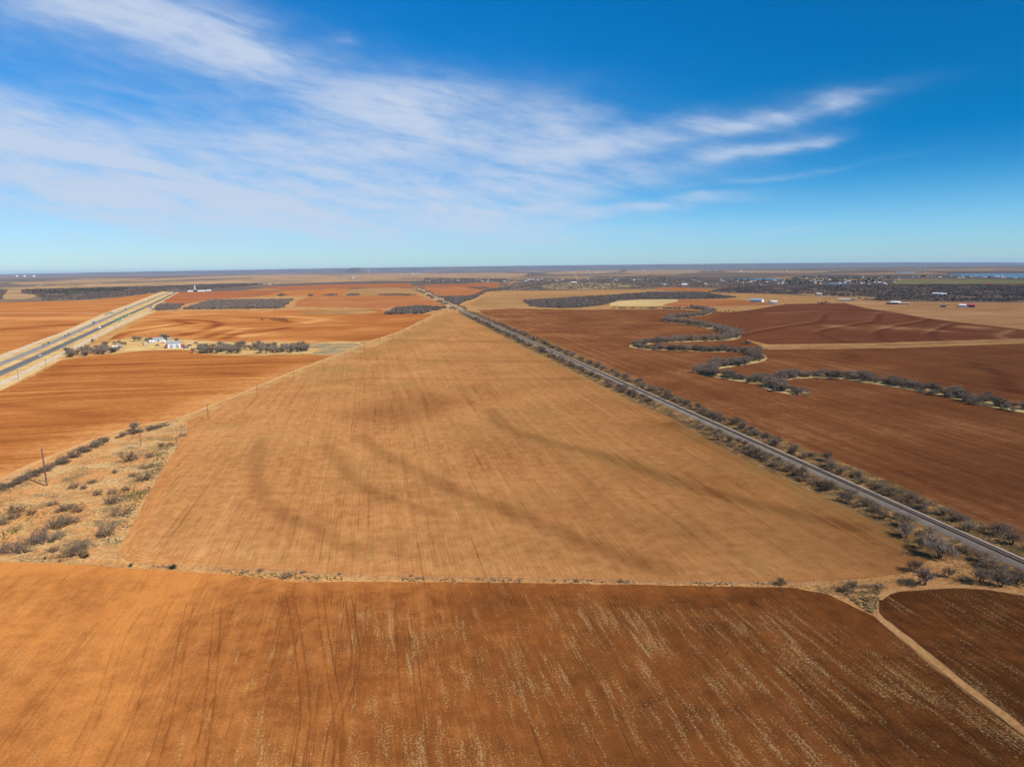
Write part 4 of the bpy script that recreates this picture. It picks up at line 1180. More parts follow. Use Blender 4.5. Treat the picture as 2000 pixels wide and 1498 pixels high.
# creek belt
creek_px = [(2080, 815), (2010, 803), (1940, 790), (1880, 779), (1830, 767), (1760, 754), (1690, 744), (1640, 737), (1570, 735), (1510, 742), (1490, 749), (1440, 741), (1400, 734), (1365, 725), (1395, 718), (1440, 712), (1475, 706),
            (1486, 698), (1470, 690), (1430, 686), (1370, 686), (1310, 683), (1260, 682), (1236, 676.5), (1262, 671), (1300, 668.5), (1370, 666), (1420, 664.5), (1440, 657), (1420, 648), (1380, 638.5), (1340, 632), (1308, 630), (1304, 622), (1345, 619.5), (1378, 615), (1388, 607), (1350, 602.5)]
branch_px = [(1500, 752), (1530, 763), (1572, 771)]
cw = resample(smooth(wpoly(creek_px), 2, closed=False), 3.0)
bw = resample(smooth(wpoly(branch_px), 2, closed=False), 3.0)
for q, lab in ((cw, 'straw coloured grass margin of the winding creek'), (bw, 'straw coloured grass along the short creek spur')):
    n = len(q)
    wl = np.array([3.2 + 3.5 * mnoise.noise(Vector((i * .06, 1, 0))) for i in range(n)])
    wr = np.array([3.2 + 3.5 * mnoise.noise(Vector((i * .06, 5, 0))) for i in range(n)])
    me = ribbon_mesh('creek_margin', q, [-wl - 4.5, np.zeros(n), wr + 4.5], [.20, .21, .20])
    tag(link('creek_margin', me, M['creekgrass']), lab, 'ground', kind='structure')
cspots = []
for q, mult in ((cw, 1.0), (bw, 1.0)):
    tq = np.gradient(q, axis=0); tq /= np.hypot(tq[:, 0], tq[:, 1])[:, None]
    nq = np.column_stack([tq[:, 1], -tq[:, 0]])
    for i in range(len(q)):
        if mnoise.noise(Vector((i * .35, 3, 1))) < -.42: continue
        k = 2 if rnd.random() < .35 else 1
        for _ in range(k):
            p = q[i] + nq[i] * rnd.gauss(0, 4.2) + tq[i] * rnd.uniform(-1.5, 1.5)
            cspots.append((float(np.hypot(*p)), p, i if q is cw else 10000 + i))
cspots.sort(key=lambda a: a[0])
main = sorted(cspots[:300], key=lambda a: a[2])
for k, (d, p, i) in enumerate(main):
    sc_ = rnd.uniform(.62, 1.25)
    tree_like = 'low rounded' if sc_ < .88 else ('tall rounded' if sc_ > 1.1 else 'rounded')
    plant('creek', 'creek_tree', p, sc_, f'{tree_like} bare grey tree in the creek belt, {ordinal(k + 1)} from its right-hand end', 'creek tree', 'bare trees lining the winding creek')
# the remaining farther creek trees as one belt
def merged_copies(name, spots, pr, mat, smin, smax):
    vs, fs, off = [], [], 0
    vs2 = []
    cache = []
    for (mt, mc) in pr:
        k = []
        for me in (mt, mc):
            v = np.zeros(len(me.vertices) * 3, np.float32); me.vertices.foreach_get('co', v)
            f = np.zeros(len(me.loops), np.int32); me.loops.foreach_get('vertex_index', f)
            k.append((v.reshape(-1, 3), f.reshape(-1, 4)))
        v = np.vstack([k[0][0], k[1][0]]); f = np.vstack([k[0][1], k[1][1] + len(k[0][0])])
        cache.append((v, f))
    for p in spots:
        v, f = cache[rnd.randrange(len(cache))]
        a = rnd.uniform(0, 6.28); s = rnd.uniform(smin, smax)
        c_, s_ = math.cos(a) * s, math.sin(a) * s
        q = np.column_stack([v[:, 0] * c_ - v[:, 1] * s_ + p[0], v[:, 0] * s_ + v[:, 1] * c_ + p[1], v[:, 2] * s])
        vs.append(q); fs.append(f + off); off += len(v)
    return link(name, mesh_np(name, np.vstack(vs), np.vstack(fs)), mat)
o = merged_copies('undergrowth', MERGE_LATER[0], MERGE_LATER[1], M['twig_brown'], .55, 1.15)
tag(o, 'low tangled brown undergrowth on both banks of the railway', 'undergrowth', kind='stuff')
simple = []
for i in range(3):
    T, W = grow(400 + i, h=8.4, spread=.95, stems=2, limbs=4, branches=4, twigs=5, twr=.13, lean=.35)
    simple.append((strips('t', T, 3), strips('c', W[::1], 3)))
o = merged_copies('creek_thicket', [c[1] for c in cspots[300:]], simple, M['creektwig'], .75, 1.15)
tag(o, 'far bends of the winding creek filled with bare grey trees', 'thicket', kind='stuff')

o = merged_copies('undergrowth', [c[1] + nrg.normal(size=2) * 2.5 for c in cspots[:900:1]], simple_low, M['creektwig'], 1.0, 1.9)
tag(o, 'low grey brush filling the creek bed under the trees', 'undergrowth', kind='stuff')

# ------------------------------------------------------------------ thickets (far brush that reads as one mass)
def thicket(name, px, dens, hgt, label, mat, nb=12, wid=.6, world=False, zb=0.0, clumps=0.0, kind='stuff', cat='thicket'):
    poly = np.array(px) if world else wpoly(px)
    poly = densify(poly, 22.0, 13.0, seed=dens)
    lo, hi = poly.min(0), poly.max(0)
    n = int(np.prod(hi - lo) / dens)
    pts = nrg.uniform(lo, hi, (n, 2))
    pts = pts[inside(pts, poly)]
    if clumps > 0:
        keep = np.array([mnoise.noise(Vector((p[0] / 70, p[1] / 110, 3))) + .5 * mnoise.noise(Vector((p[0] / 25, p[1] / 30, 9))) for p in pts])
        pts = pts[keep > clumps - .5]
    n = len(pts)
    s = nrg.uniform(.5, 1.45, (n, 1)) * hgt
    base_ = np.repeat(np.column_stack([pts, np.full(n, zb)])[:, None, :], nb, 1)
    ang = nrg.uniform(0, 2 * np.pi, (n, nb)); tilt = nrg.uniform(.05, 1.0, (n, nb))
    d = np.stack([np.cos(ang) * np.sin(tilt), np.sin(ang) * np.sin(tilt), np.cos(tilt)], -1)
    L = s[:, :, None] * nrg.uniform(.6, 1.1, (n, nb, 1))
    start = base_ + d * L * nrg.uniform(.0, .35, (n, nb, 1))
    tip = base_ + d * L
    u = np.stack([-np.sin(ang), np.cos(ang), np.zeros_like(ang)], -1) * (wid * s[:, :, None] * .25)
    rot = nrg.normal(size=(n, nb, 3)); rot /= np.linalg.norm(rot, axis=-1, keepdims=True)
    u = u * .5 + rot * (wid * s[:, :, None] * .16)
    midp = start * .45 + tip * .55
    v = np.stack([start, midp + u, tip, midp - u], 2).reshape(-1, 3)
    me = mesh_np(name, v, np.arange(len(v)).reshape(-1, 4))
    return tag(link(name, me, mat), label, cat, kind=kind)
TH = M['thicket']
thicket('thicket', [(358, 604.5), (410, 588), (572, 586), (552, 603)], 14, 5.0, 'large dark grey thicket between the orange fields on the left', TH)
thicket('thicket', [(302, 607), (303, 598), (320, 594.5), (357, 596), (345, 605.5)], 18, 4.5, 'small dark thicket beside the highway bend', TH)
thicket('thicket', [(749, 615), (772, 602.5), (825, 600), (870, 602), (826, 613.5)], 14, 5.0, 'dark oval thicket beside the railway crossing', TH)
thicket('thicket', [(863, 581), (915, 580), (944, 573), (933, 581), (893, 595), (881, 591.5)], 14, 5.0, 'dark wedge of trees right of the far track', TH)
thicket('thicket', [(1022, 588), (1175, 579), (1275, 571.5), (1375, 572.5), (1437, 582), (1362, 584.5), (1312, 583.5), (1212, 585), (1178, 596), (1120, 602), (1037, 600)], 22, 4.5, 'long dark thicket behind the railway field', TH)
thicket('thicket', [(1420, 561), (1720, 556), (2000, 557), (2150, 558), (2150, 592), (2000, 590), (1720, 588), (1640, 580), (1500, 573), (1380, 572)], 70, 4.5, 'wide dark brush behind the right-hand pasture', TH, nb=9, wid=.9, clumps=.42)
thicket('thicket', [(42, 567), (250, 561), (430, 555), (520, 554), (500, 558), (400, 565), (337, 567), (250, 579), (150, 586.5), (80, 588), (75, 577), (44, 574)], 80, 4.5, 'dark brush left of the highway', TH, nb=9, wid=.9, clumps=.38)
thicket('thicket', [(-60, 588), (0, 566), (14, 567), (0, 586)], 80, 4.5, 'dark brush block at the left edge', TH, nb=9, wid=.9)
thicket('thicket', [(48, 566), (260, 561), (240, 569), (120, 575), (60, 574)], 260, 5.0, 'dark green junipers in the left brush', M['juniper'], nb=12, wid=1.2, clumps=.4)
thicket('thicket', [(1000, 556), (1050, 547), (1260, 544), (1500, 549), (1560, 556), (1400, 562), (1200, 565), (1030, 568), (960, 566)], 200, 4.5, 'scattered brush round the middle village', TH, nb=9, wid=1.0, clumps=.45)
thicket('thicket', [(822, 552), (830, 543), (990, 545), (984, 552), (900, 554)], 260, 5.0, 'dark trees round the first village', TH, nb=10, wid=1.1, clumps=.45)
thicket('thicket', [(1500, 552), (1560, 541), (1750, 544), (1730, 556), (1620, 552), (1560, 558)], 420, 5.5, 'dark trees among the lakeside houses', M['juniper'], nb=10, wid=1.1, clumps=.55)
thicket('thicket', [(950, 566), (1000, 561), (990, 567), (952, 570), (930, 578), (938, 571)], 40, 4.5, 'dark brush along the straight dirt road', TH)
thicket('thicket', [(912, 563.5), (948, 561.5), (956, 563.5), (940, 565.5)], 40, 4.5, 'thin dark brush strip in the far orange field', TH)
thicket('thicket', [(1180, 602.5), (1330, 601), (1400, 603), (1330, 604.3)], 30, 3, 'thin brush line behind the railway field', TH)
for q, lab in (([(672, 577.5), (685, 574), (705, 576), (690, 578)], 'first dark clump on the tan field edge'), ([(632, 577.5), (645, 574.5), (658, 575), (655, 577.8)], 'second dark clump on the tan field edge'),
               ([(735, 577), (770, 575), (815, 576), (800, 577.6)], 'low dark line along the tan field edge'), ([(540, 578.5), (550, 575), (558, 577), (550, 579)], 'small dark clump above the big thicket'), ([(600, 578.6), (606, 576), (612, 577.5), (606, 579)], 'tiny dark clump above the big thicket')):
    thicket('thicket', q, 16, 3.8, lab, TH)
# brush lining the far track beyond the crossing
fl = resample(base[1:], 5)
tq = np.gradient(fl, axis=0); tq /= np.hypot(tq[:, 0], tq[:, 1])[:, None]
nq = np.column_stack([tq[:, 1], -tq[:, 0]])
for side, lab in ((-1, 'brush along the left of the far track'), (1, 'brush along the right of the far track')):
    a = fl + nq * (side * 8); b = (fl + nq * (side * 17))[::-1]
    thicket('thicket', np.vstack([a, b])[:], 40, 4.2, lab, TH, world=True, clumps=.45)

# farm trees
fk = 0
for (x0, x1, y0, y1, n, kind, smin, smax) in [(388, 600, 677, 691, 100, 'thick', .95, 1.3), (128, 172, 690, 700, 12, 'thick', .9, 1.2), (150, 172, 682, 690, 3, 'thick', .9, 1.1), (178, 232, 682, 694, 20, 'thick', .9, 1.2), (198, 248, 672, 680, 9, 'mesquite', .8, 1.1)]:
    for _ in range(n):
        u_ = rnd.random()
        px = x0 + (x1 - x0) * u_
        yy0, yy1 = y0, y1
        if n > 40:
            yy0 = y0 + 6 * abs(u_ - .55) ** 1.5; yy1 = y1 - 5 * max(0, u_ - .5)
        elif n in (12, 20): yy0 = y0; yy1 = y1 - (px - x0) * .08
        p = P(px, rnd.uniform(yy0, yy1)); fk += 1
        grp = 'trees of the grove right of the barn' if n > 40 else 'trees between the barn and the frontage road'
        lab = ('bare grey tree packed into the grove right of the white barn' if n > 40 else 'bare brownish tree in the clump left of the farmstead')
        plant(kind, 'farm_tree', p, rnd.uniform(smin, smax), lab, 'farm tree', grp)
for (px, py, sc_, lab) in [(262, 668, 1.3, 'tall bare tree left of the farmhouse'), (272, 666, 1.2, 'slim bare tree beside the tall one left of the farmhouse'), (290, 669, 1.3, 'bare tree in front of the farmhouse corner'), (318, 664, 1.55, 'large grey tree shading the farmhouse'),
                           (326, 663, 1.2, 'grey tree behind the white tank'), (345, 668, 1.1, 'bare tree behind the white barn'), (181, 669, .8, 'lone bush beside the frontage road'), (512, 626, .9, 'dark bush alone in the swirled field'), (376, 690, 1.0, 'small tree at the left end of the grove')]:
    plant('thick', 'farm_tree', P(px, py), sc_, lab, 'farm tree')
for k, px in enumerate((530, 536, 542, 548, 555, 560)):
    plant('thick', 'farm_tree', P(px, 626 + (k % 2)), rnd.uniform(.6, .9), 'small bare tree in the row alone in the swirled field', 'farm tree', 'tree row in the swirled field')
for k, (px, py) in enumerate([(1408, 611), (1416, 610.5), (1424, 610), (1432, 611), (1452, 612), (1460, 612), (1468, 611.5), (1450, 672), (1458, 672.5), (1462, 673)]):
    lab = 'low bush standing on the bank between creek and far red field' if py < 650 else 'low bush beside the pale track at the creek bend'
    plant('thick', 'scrub_bush', P(px, py), rnd.uniform(.5, .8), lab, 'bush', 'bushes near the far creek bend' if py < 650 else 'bushes by the pale track')
for k, px in enumerate((1598, 1604, 1609, 1614, 1619)):
    plant('thick', 'scrub_bush', P(px, 594.5), rnd.uniform(.8, 1.1), 'round bush at the top edge of the dark red field', 'bush', 'bush clump at the top of the red field')

# bushes of the sandy plot (zoomed photo coordinates -> pixels)
BZ = [(120, 828, 60), (20, 915, 45), (540, 650, 40), (785, 1000, 85), (440, 940, 95), (500, 905, 70), (330, 1050, 100), (280, 1030, 70), (90, 1120, 85), (170, 1125, 65), (565, 1135, 95), (395, 1115, 45), (890, 845, 80), (580, 822, 52), (830, 765, 60),
      (1060, 595, 60), (970, 565, 32), (1060, 505, 42), (940, 455, 62), (1100, 425, 40), (925, 665, 36), (480, 815, 50), (390, 775, 36), (425, 828, 28), (680, 612, 36), (615, 655, 32), (230, 845, 40), (820, 690, 40), (720, 700, 34), (110, 870, 45), (840, 540, 30), (1180, 345, 30), (1335, 270, 26)]
BL = ['grey bush high at the left edge of the sandy plot', 'bush cut by the left edge of the picture', 'small round bush right of the tall brown pole', 'dark spiky bush near the corner of the tan field', 'large upright bush in the middle of the sandy plot', 'slim bush touching the large upright one',
      'widest brown bush low in the sandy plot', 'bush at the left shoulder of the widest one', 'big bush in the lower left corner of the plot', 'thin twiggy bush beside the lower left one', 'fan-shaped bush just above the front field', 'small bush between the widest and the fan-shaped bush',
      'dark bush against the edge of the tan field', 'dark bush in the centre of the plot', 'flat dark bush left of the green weeds', 'grey bush beside the field edge halfway up', 'tiny dark bush above the green weeds', 'low bush above the upper green weeds', 'airy bush below the second pole',
      'faint bush right of the airy one', 'thin bush left of the green weeds', 'reddish bush left of the centre one', 'tiny bush left of the reddish one', 'very small dark bush by the reddish one', 'pale tuft-like bush below the hedgerow', 'small brown bush right of the round one', 'faded bush beside the large upright one',
      'faint grey bush above the flat dark one', 'grey bush on the pale path of the plot', 'low bush under the upper left one', 'tiny bush halfway to the second pole', 'small bush in the upper tip of the plot', 'small grey bush at the top corner of the tan field']
for k, (zx, zy, r_) in enumerate(BZ):
    px, py = zx / 3.744, 780 + zy / 3.744
    p = P(px, py); d = p.length
    wm = r_ / 3.744 * 2 * d / FPX
    plant('low', 'scrub_bush', p, max(.35, wm / 3.9), BL[k], 'bush', i=k)
for (px, py, s_, lab) in [(257, 1106, .7, 'small dark evergreen bush on the field margin'), (340, 1111, 1.25, 'dark grey evergreen bush standing on the field margin'), (168, 1088, 1.15, 'evergreen bush touching the fan-shaped bush'), (87, 1092, .6, 'tiny green bush above the front field at the left'), (117, 1097, .5, 'tiny dark bush on the field edge at the left')]:
    plant('evergreen', 'evergreen_bush', P(px, py), s_, lab, 'evergreen bush')
plant('low', 'scrub_bush', P(562, 1128), 1.1, 'reddish twiggy bush by the gate post on the field margin', 'bush', i=2)
plant('mesquite', 'sapling', P(1527, 1142), .55, 'thin grey sapling in the wire fence', 'tree', i=1)
for (px, py, s_, lab) in [(1213, 1137, .5, 'small grey bush on the fence line right of centre'), (1125, 1136, .42, 'small brown bush on the fence line near the centre'), (1104, 1136, .3, 'tiny bush on the fence line near the centre'), (1083, 1135, .3, 'tiny dark tuft left of the small brown fence bush'),
                          (1176, 1138, .28, 'tiny dark clod bush between the two fence bushes'), (804, 1126, .4, 'tiny dark bush on the field margin left of centre'), (664, 1123, .35, 'tiny dark bush right of the reddish twiggy one'), (508, 1116, .5, 'dark low bush left of the reddish twiggy one'), (593, 1119, .4, 'dark bush beside the gate post')]:
    plant('low', 'scrub_bush', P(px, py), s_ * 1.1, lab, 'bush')
# hedgerow along the dirt road
hp = resample(wpoly([(-60, 984), (0, 957), (100, 916), (160, 882), (215, 860), (260, 847), (330, 831)]), 2.6)
for k, q in enumerate(hp):
    if 40 < k < 46 and rnd.random() < .5: continue
    for j in range(2):
        p = q + nrg.normal(size=2) * np.array((1.6, 2.2))
        plant('low', 'hedge_bush', p, rnd.uniform(.85, 1.45), f'bare brown bush in the hedgerow along the dirt road, {ordinal(2 * k + j + 1)} from the left', 'hedge bush', 'bushes of the roadside hedgerow')
plant('thick', 'hedge_tree', P(262, 842), 1.05, 'lone pale grey tree rising out of the hedgerow', 'tree', i=1)

# ------------------------------------------------------------------ grass tufts and weeds
def tufts(name, pts, hgt, nb, wid, mat, label):
    n = len(pts)
    s = nrg.uniform(.5, 1.4, (n, 1)) * hgt
    ang = nrg.uniform(0, 2 * np.pi, (n, nb)); tilt = nrg.uniform(.1, 1.1, (n, nb))
    d = np.stack([np.cos(ang) * np.sin(tilt), np.sin(ang) * np.sin(tilt), np.cos(tilt)], -1)
    b0 = np.column_stack([pts, np.full(n, .05)])[:, None, :] + np.stack([np.cos(ang), np.sin(ang), np.zeros_like(ang)], -1) * nrg.uniform(0, .3, (n, nb, 1)) * s[:, :, None]
    u = np.stack([-np.sin(ang), np.cos(ang), np.zeros_like(ang)], -1) * wid * s[:, :, None]
    v = np.stack([b0 - u, b0 + u, b0 + d * s[:, :, None]], 2).reshape(-1, 3)
    return tag(link(name, mesh_np(name, v, np.arange(len(v)).reshape(-1, 3)), mat), label, 'grass', kind='stuff')
def scatter(poly, n, thr=-9, sc_=9.0, seed=0):
    lo, hi = poly.min(0), poly.max(0)
    p = nrg.uniform(lo, hi, (n, 2)); p = p[inside(p, poly)]
    if thr > -9:
        k = np.array([mnoise.noise(Vector((q[0] / sc_, q[1] / sc_, seed))) for q in p]); p = p[k > thr]
    return p
plot = wpoly([(-100, 1000), (0, 950), (160, 880), (250, 848), (350, 825), (362, 845), (320, 914), (275, 997), (228, 1072), (250, 1106), (120, 1099), (0, 1095), (-100, 1090)])
tufts('dry_grass', scatter(plot, 7000, .0, 10, 2), .42, 5, .16, M['strawblade'], 'dry straw tufts over the sandy plot')
green_p = np.vstack([np.array(P(zx / 3.744, 780 + zy / 3.744)) + nrg.normal(size=(60, 2)) * np.array((1.6, 3.2)) for zx, zy in ((1000, 720), (1010, 690), (940, 710), (1150, 480), (1200, 350), (1250, 330), (1180, 400), (1160, 440), (100, 960), (900, 670), (250, 860), (40, 1000))])
eg = resample(wpoly([(362, 850), (340, 878), (316, 914), (291, 958), (270, 998), (246, 1040), (228, 1068)]), .35)
eg = eg + nrg.normal(size=eg.shape) * np.array((2.2, 1.5)) + np.array((-2.5, 0))
kk = np.array([mnoise.noise(Vector((q[0] / 7, q[1] / 7, 16))) for q in eg])
tufts('dry_weeds', eg[kk > -.12], .5, 6, .22, barkmat('brown_weed_blades', (0.12, 0.095, 0.06), (0.26, 0.20, 0.12), 0.4), 'brown weeds along the curved edge of the tan field')
tufts('green_weeds', green_p, .4, 5, .35, M['greenblade'], 'patches of low green weeds in the sandy plot')
rs = nrg.uniform(-80, 900, 9000); ro = nrg.uniform(5.5, 16.5, 9000) * nrg.choice([-1, 1], 9000)
rp = RA2 + rs[:, None] * rd + ro[:, None] * np.array(rail_nrm)
kk = np.array([mnoise.noise(Vector((q[0] / 8, q[1] / 8, 4))) for q in rp])
tufts('dry_grass', rp[kk > -.1], .5, 5, .18, M['strawblade'], 'dry straw tufts beside the railway')
tufts('green_weeds', rp[(kk < -.28) & (ro < 0)], .35, 5, .35, M['greenblade'], 'low green weeds left of the railway')
ml = resample(wpoly([(255, 1104), (500, 1120), (800, 1132), (1000, 1135), (1300, 1139), (1540, 1143), (1640, 1150)]), .25)
mp = ml + nrg.normal(size=ml.shape) * np.array((.3, .9))
kk = np.array([mnoise.noise(Vector((q[0] / 9, q[1] / 30, 6))) for q in mp])
greyblade = barkmat('grey_weed_blades', (0.13, 0.105, 0.07), (0.26, 0.21, 0.14), 0.4)
tufts('dry_weeds', mp[kk > .02], .42, 6, .22, greyblade, 'grey dry weeds along the wire fence')
tufts('dry_grass', mp[kk < .15][::2], .35, 5, .2, M['strawblade'], 'pale grass along the field margin')
gm = mp[(np.abs(mp[:, 0] - P(560, 1130).x) < 17) & (nrg.random(len(mp)) < .9)] + np.array((0, -1.2))
tufts('green_weeds', gm, .35, 6, .35, M['greenblade'], 'green weeds at the foot of the reddish bush')
cn = wpoly([(1680, 1165), (1712, 1165), (1712, 1200), (1695, 1195)])
tufts('green_weeds', scatter(cn, 260, -.1, 2, 1), .35, 5, .3, M['greenblade'], 'green weeds where the narrow dirt road begins')
tufts('dry_grass', scatter(wpoly([(1650, 1160), (1720, 1150), (1712, 1200), (1690, 1192)]), 900, -.2, 3, 8), .6, 5, .2, M['strawblade'], 'tall straw grass where the narrow dirt road begins')

# ------------------------------------------------------------------ fence on the field margin
fpts = resample(wpoly([(330, 1108), (600, 1124), (800, 1131), (1000, 1134), (1300, 1139), (1545, 1143), (1660, 1150)]), 4.4)
t = empty('wire_fence', (*fpts[0], 0)); tag(t, 'thin wire fence with wooden posts between the two nearest fields', 'fence')
t0 = Vector((fpts[0][0], fpts[0][1], 0))
for k, q in enumerate(fpts):
    m = MB(); hh = rnd.uniform(1.15, 1.4)
    a = Vector((q[0], q[1], -.2)) - t0
    m.tube(a, a + Vector((rnd.uniform(-.08, .08), rnd.uniform(-.08, .08), hh + .2)), .055, .05, 6)
    m.build('post', M['greywood'], t)
for zz in (.45, .8, 1.1):
    m = MB()
    for a, b in zip(fpts[:-1], fpts[1:]):
        m.tube(Vector((a[0], a[1], zz)) - t0, Vector((b[0], b[1], zz)) - t0, .008, .008, 3, False)
    m.build('wire', M['galv'], t)
t = empty('gate_post', (*P(579, 1121), 0)); tag(t, 'dark gate post with a rail beside the reddish twiggy bush', 'post')
m = MB(); m.tube((0, 0, -.2), (0, 0, 1.9), .10, .09, 8); m.build('post', M['wood'], t)
m = MB(); m.tube((0, 0, 1.2), (2.2, .1, 1.1), .05, .05, 6); m.build('rail', M['greywood'], t)
m = MB(); m.tube((2.2, .1, -.2), (2.2, .1, 1.3), .07, .06, 8); m.build('brace_post', M['greywood'], t)

# ------------------------------------------------------------------ power poles
def make_pole(h, arm=True):
    t = empty('utility_pole')
    m = MB()
    k = 6
    for i in range(k):
        m.tube((0, 0, -.3 + (h + .3) * i / k), (0, 0, -.3 + (h + .3) * (i + 1) / k), .19 - .07 * i / k, .19 - .07 * (i + 1) / k, 8, i in (0, k - 1))
    m.build('shaft', M['wood'], t)
    if arm:
        m = MB(); m.box(-1.25, 1.25, -.19, -.07, h - .55, h - .40); m.build('crossarm', M['greywood'], t, .01)
        m = MB(); m.tube((-.7, -.13, h - .5), (0, -.16, h - 1.15), .02, .02, 5); m.tube((.7, -.13, h - .5), (0, -.16, h - 1.15), .02, .02, 5); m.build('brace', M['galv'], t)
        for x in (-1.1, -.45, .45, 1.1):
            m = MB(); m.lathe([(.0, h - .40), (.05, h - .39), (.03, h - .32), (.07, h - .28), (.07, h - .22), (.0, h - .17)], x, -.13, 8); m.build('insulator', M['insul'], t)
    return t
pw = [P(*q) for q in [(275, 870), (407, 820), (503, 778.5), (574, 745.5), (631, 720.5), (675, 704), (712.5, 687.5), (742, 671.5), (767, 663.5), (790, 652), (808, 643.5), (825.5, 636), (853, 622.5), (873, 611)]]
ldir = (pw[-1] - pw[0]); lang = math.atan2(ldir.y, ldir.x)
ref = make_pole(10.2)
hints = ['in the sandy plot', 'second from the sandy plot', 'third from the sandy plot', 'fourth from the sandy plot', 'fifth from the sandy plot', 'sixth from the sandy plot', 'seventh from the sandy plot', 'eighth, by the grey weedy patch',
         'ninth, above the grey weedy patch', 'tenth from the sandy plot', 'fifth before the railway crossing', 'fourth before the railway crossing', 'third before the railway crossing', 'last before the railway crossing']
hints[10] = 'fourth before the railway crossing'; hints[11] = 'third before the railway crossing'; hints[12] = 'second before the railway crossing'
for k, q in enumerate(pw):
    o = ref if k == 0 else copy_tree(ref)
    o.location = (q.x, q.y, .05)
    o.rotation_euler = (rnd.uniform(-.012, .012), rnd.uniform(-.012, .012), lang + math.pi / 2 + rnd.uniform(-.1, .1))
    tag(o, f'wooden power pole with crossarm, {hints[k]}', 'utility pole', 'poles of the power line beside the tan field')
q = P(92, 950)
t = empty('utility_pole', (q.x, q.y, .03)); tag(t, 'tall bare brown pole without a crossarm in the sandy plot', 'utility pole')
m = MB(); hh = 17.0
for i in range(8):
    m.tube((0, 0, -.3 + (hh + .3) * i / 8), (0, 0, -.3 + (hh + .3) * (i + 1) / 8), .36 - .11 * i / 8, .36 - .11 * (i + 1) / 8, 10, i in (0, 7))
m.build('shaft', M['wood'], t)
m = MB(); m.lathe([(.0, hh + .12), (.16, hh + .08), (.23, hh), (.23, hh - .25)], 0, 0, 10); m.build('cap', M['galv'], t)
t.rotation_euler = (0, R(-1.0), 0)
mound = MB(); mound.lathe([(0.2, .35), (.8, .22), (1.7, .06), (2.4, -.02)], 0, 0, 16)
o = mound.build('gravel_mound', M['track']); o.location = (q.x, q.y, .03); tag(o, 'pale gravel heap at the foot of the tall brown pole', 'gravel mound')
# highway poles
first = None
for k, (px, py) in enumerate([(36, 742), (90, 716), (142, 688), (191, 660), (226, 644)]):
    q = P(px, py); o = make_pole(8.5) if first is None else copy_tree(first); first = first or o
    o.location = (q.x, q.y, .1); o.rotation_euler = (0, 0, R(23))
    tag(o, f'small wooden pole on the highway verge, {["nearest the left edge", "second from the left edge", "before the farm trees", "third from the far end, past the trees", "farthest, below the green sign"][k]}', 'utility pole', 'poles along the frontage road')

# ------------------------------------------------------------------ vehicles
def wheels(t, xs, y, r=.34, wd=.22):
    for x in xs:
        for s in (-1, 1):
            m = MB(); m.tube((x, s * (y - wd), r), (x, s * y, r), r, r, 12)
            o = m.build('wheel', M['tyre'], t)
            m = MB(); m.tube((x, s * (y - .02), r), (x, s * (y + .012), r), r * .55, r * .5, 10); m.build('rim', M['galv'], o)
def make_car(paint, suv=False):
    t = empty('car'); h = .25 if suv else 0
    m = MB(); m.prism([(-2.25, .32), (2.25, .32), (2.3, .62), (2.2, .82 + h * .4), (1.1, .95 + h * .5), (-1.95, .98 + h * .5), (-2.28, .85), (-2.3, .5)], -.9, .9)
    m.build('body', M[paint], t, .06)
    m = MB(); m.prism([(1.05, .93 + h * .5), (.35, 1.42 + h), (-1.25, 1.44 + h), (-1.95, .96 + h * .5)], -.78, .78); m.build('windows', M['glass'], t, .04)
    m = MB(); m.prism([(.32, 1.43 + h), (.25, 1.48 + h), (-1.15, 1.50 + h), (-1.25, 1.45 + h)], -.74, .74); m.build('roof', M[paint], t, .01)
    wheels(t, (-1.4, 1.4), .92)
    for s in (-1, 1):
        m = MB(); m.box(2.2, 2.31, s * .62 - .2, s * .62 + .2, .62, .76); m.build('headlight', M['insul'], t)
    return t
def make_pickup(paint):
    t = empty('pickup_truck')
    m = MB(); m.prism([(-2.8, .45), (2.8, .45), (2.85, .8), (2.75, 1.05), (1.5, 1.15), (-2.8, 1.15)], -.98, .98); m.build('body', M[paint], t, .06)
    m = MB(); m.prism([(1.45, 1.14), (.8, 1.78), (-.75, 1.8), (-.85, 1.14)], -.85, .85); m.build('windows', M['glass'], t, .04)
    m = MB(); m.box(-.78, .78, -.8, .8, 1.80, 1.87); m.build('roof', M[paint], t, .02)
    m = MB(); m.box(-2.7, -.95, -.8, .8, 1.151, 1.16); m.build('bed', M['tyre'], t)
    wheels(t, (-1.8, 1.8), 1.0, .4, .26)
    return t
def make_semi(cab, box):
    t = empty('semi_truck')
    m = MB(); m.prism([(5.8, .6), (8.6, .6), (8.7, 1.3), (8.4, 1.75), (7.4, 1.95), (7.1, 3.2), (5.8, 3.6)], -1.2, 1.2); m.build('cab', M[cab], t, .08)
    m = MB(); m.prism([(7.42, 1.97), (7.46, 1.97), (7.16, 3.05), (7.12, 3.05)], -1.0, 1.0); m.build('windscreen', M['glass'], t)
    m = MB(); m.box(-8.2, 5.3, -1.27, 1.27, 1.15, 4.0); m.build('trailer', M[box], t, .05)
    m = MB(); m.box(-8.0, 6.0, -.5, .5, .75, 1.14); m.build('chassis', M['tyre'], t)
    wheels(t, (-7.4, -6.1, 4.2, 5.4, 7.8), 1.25, .5, .3)
    return t
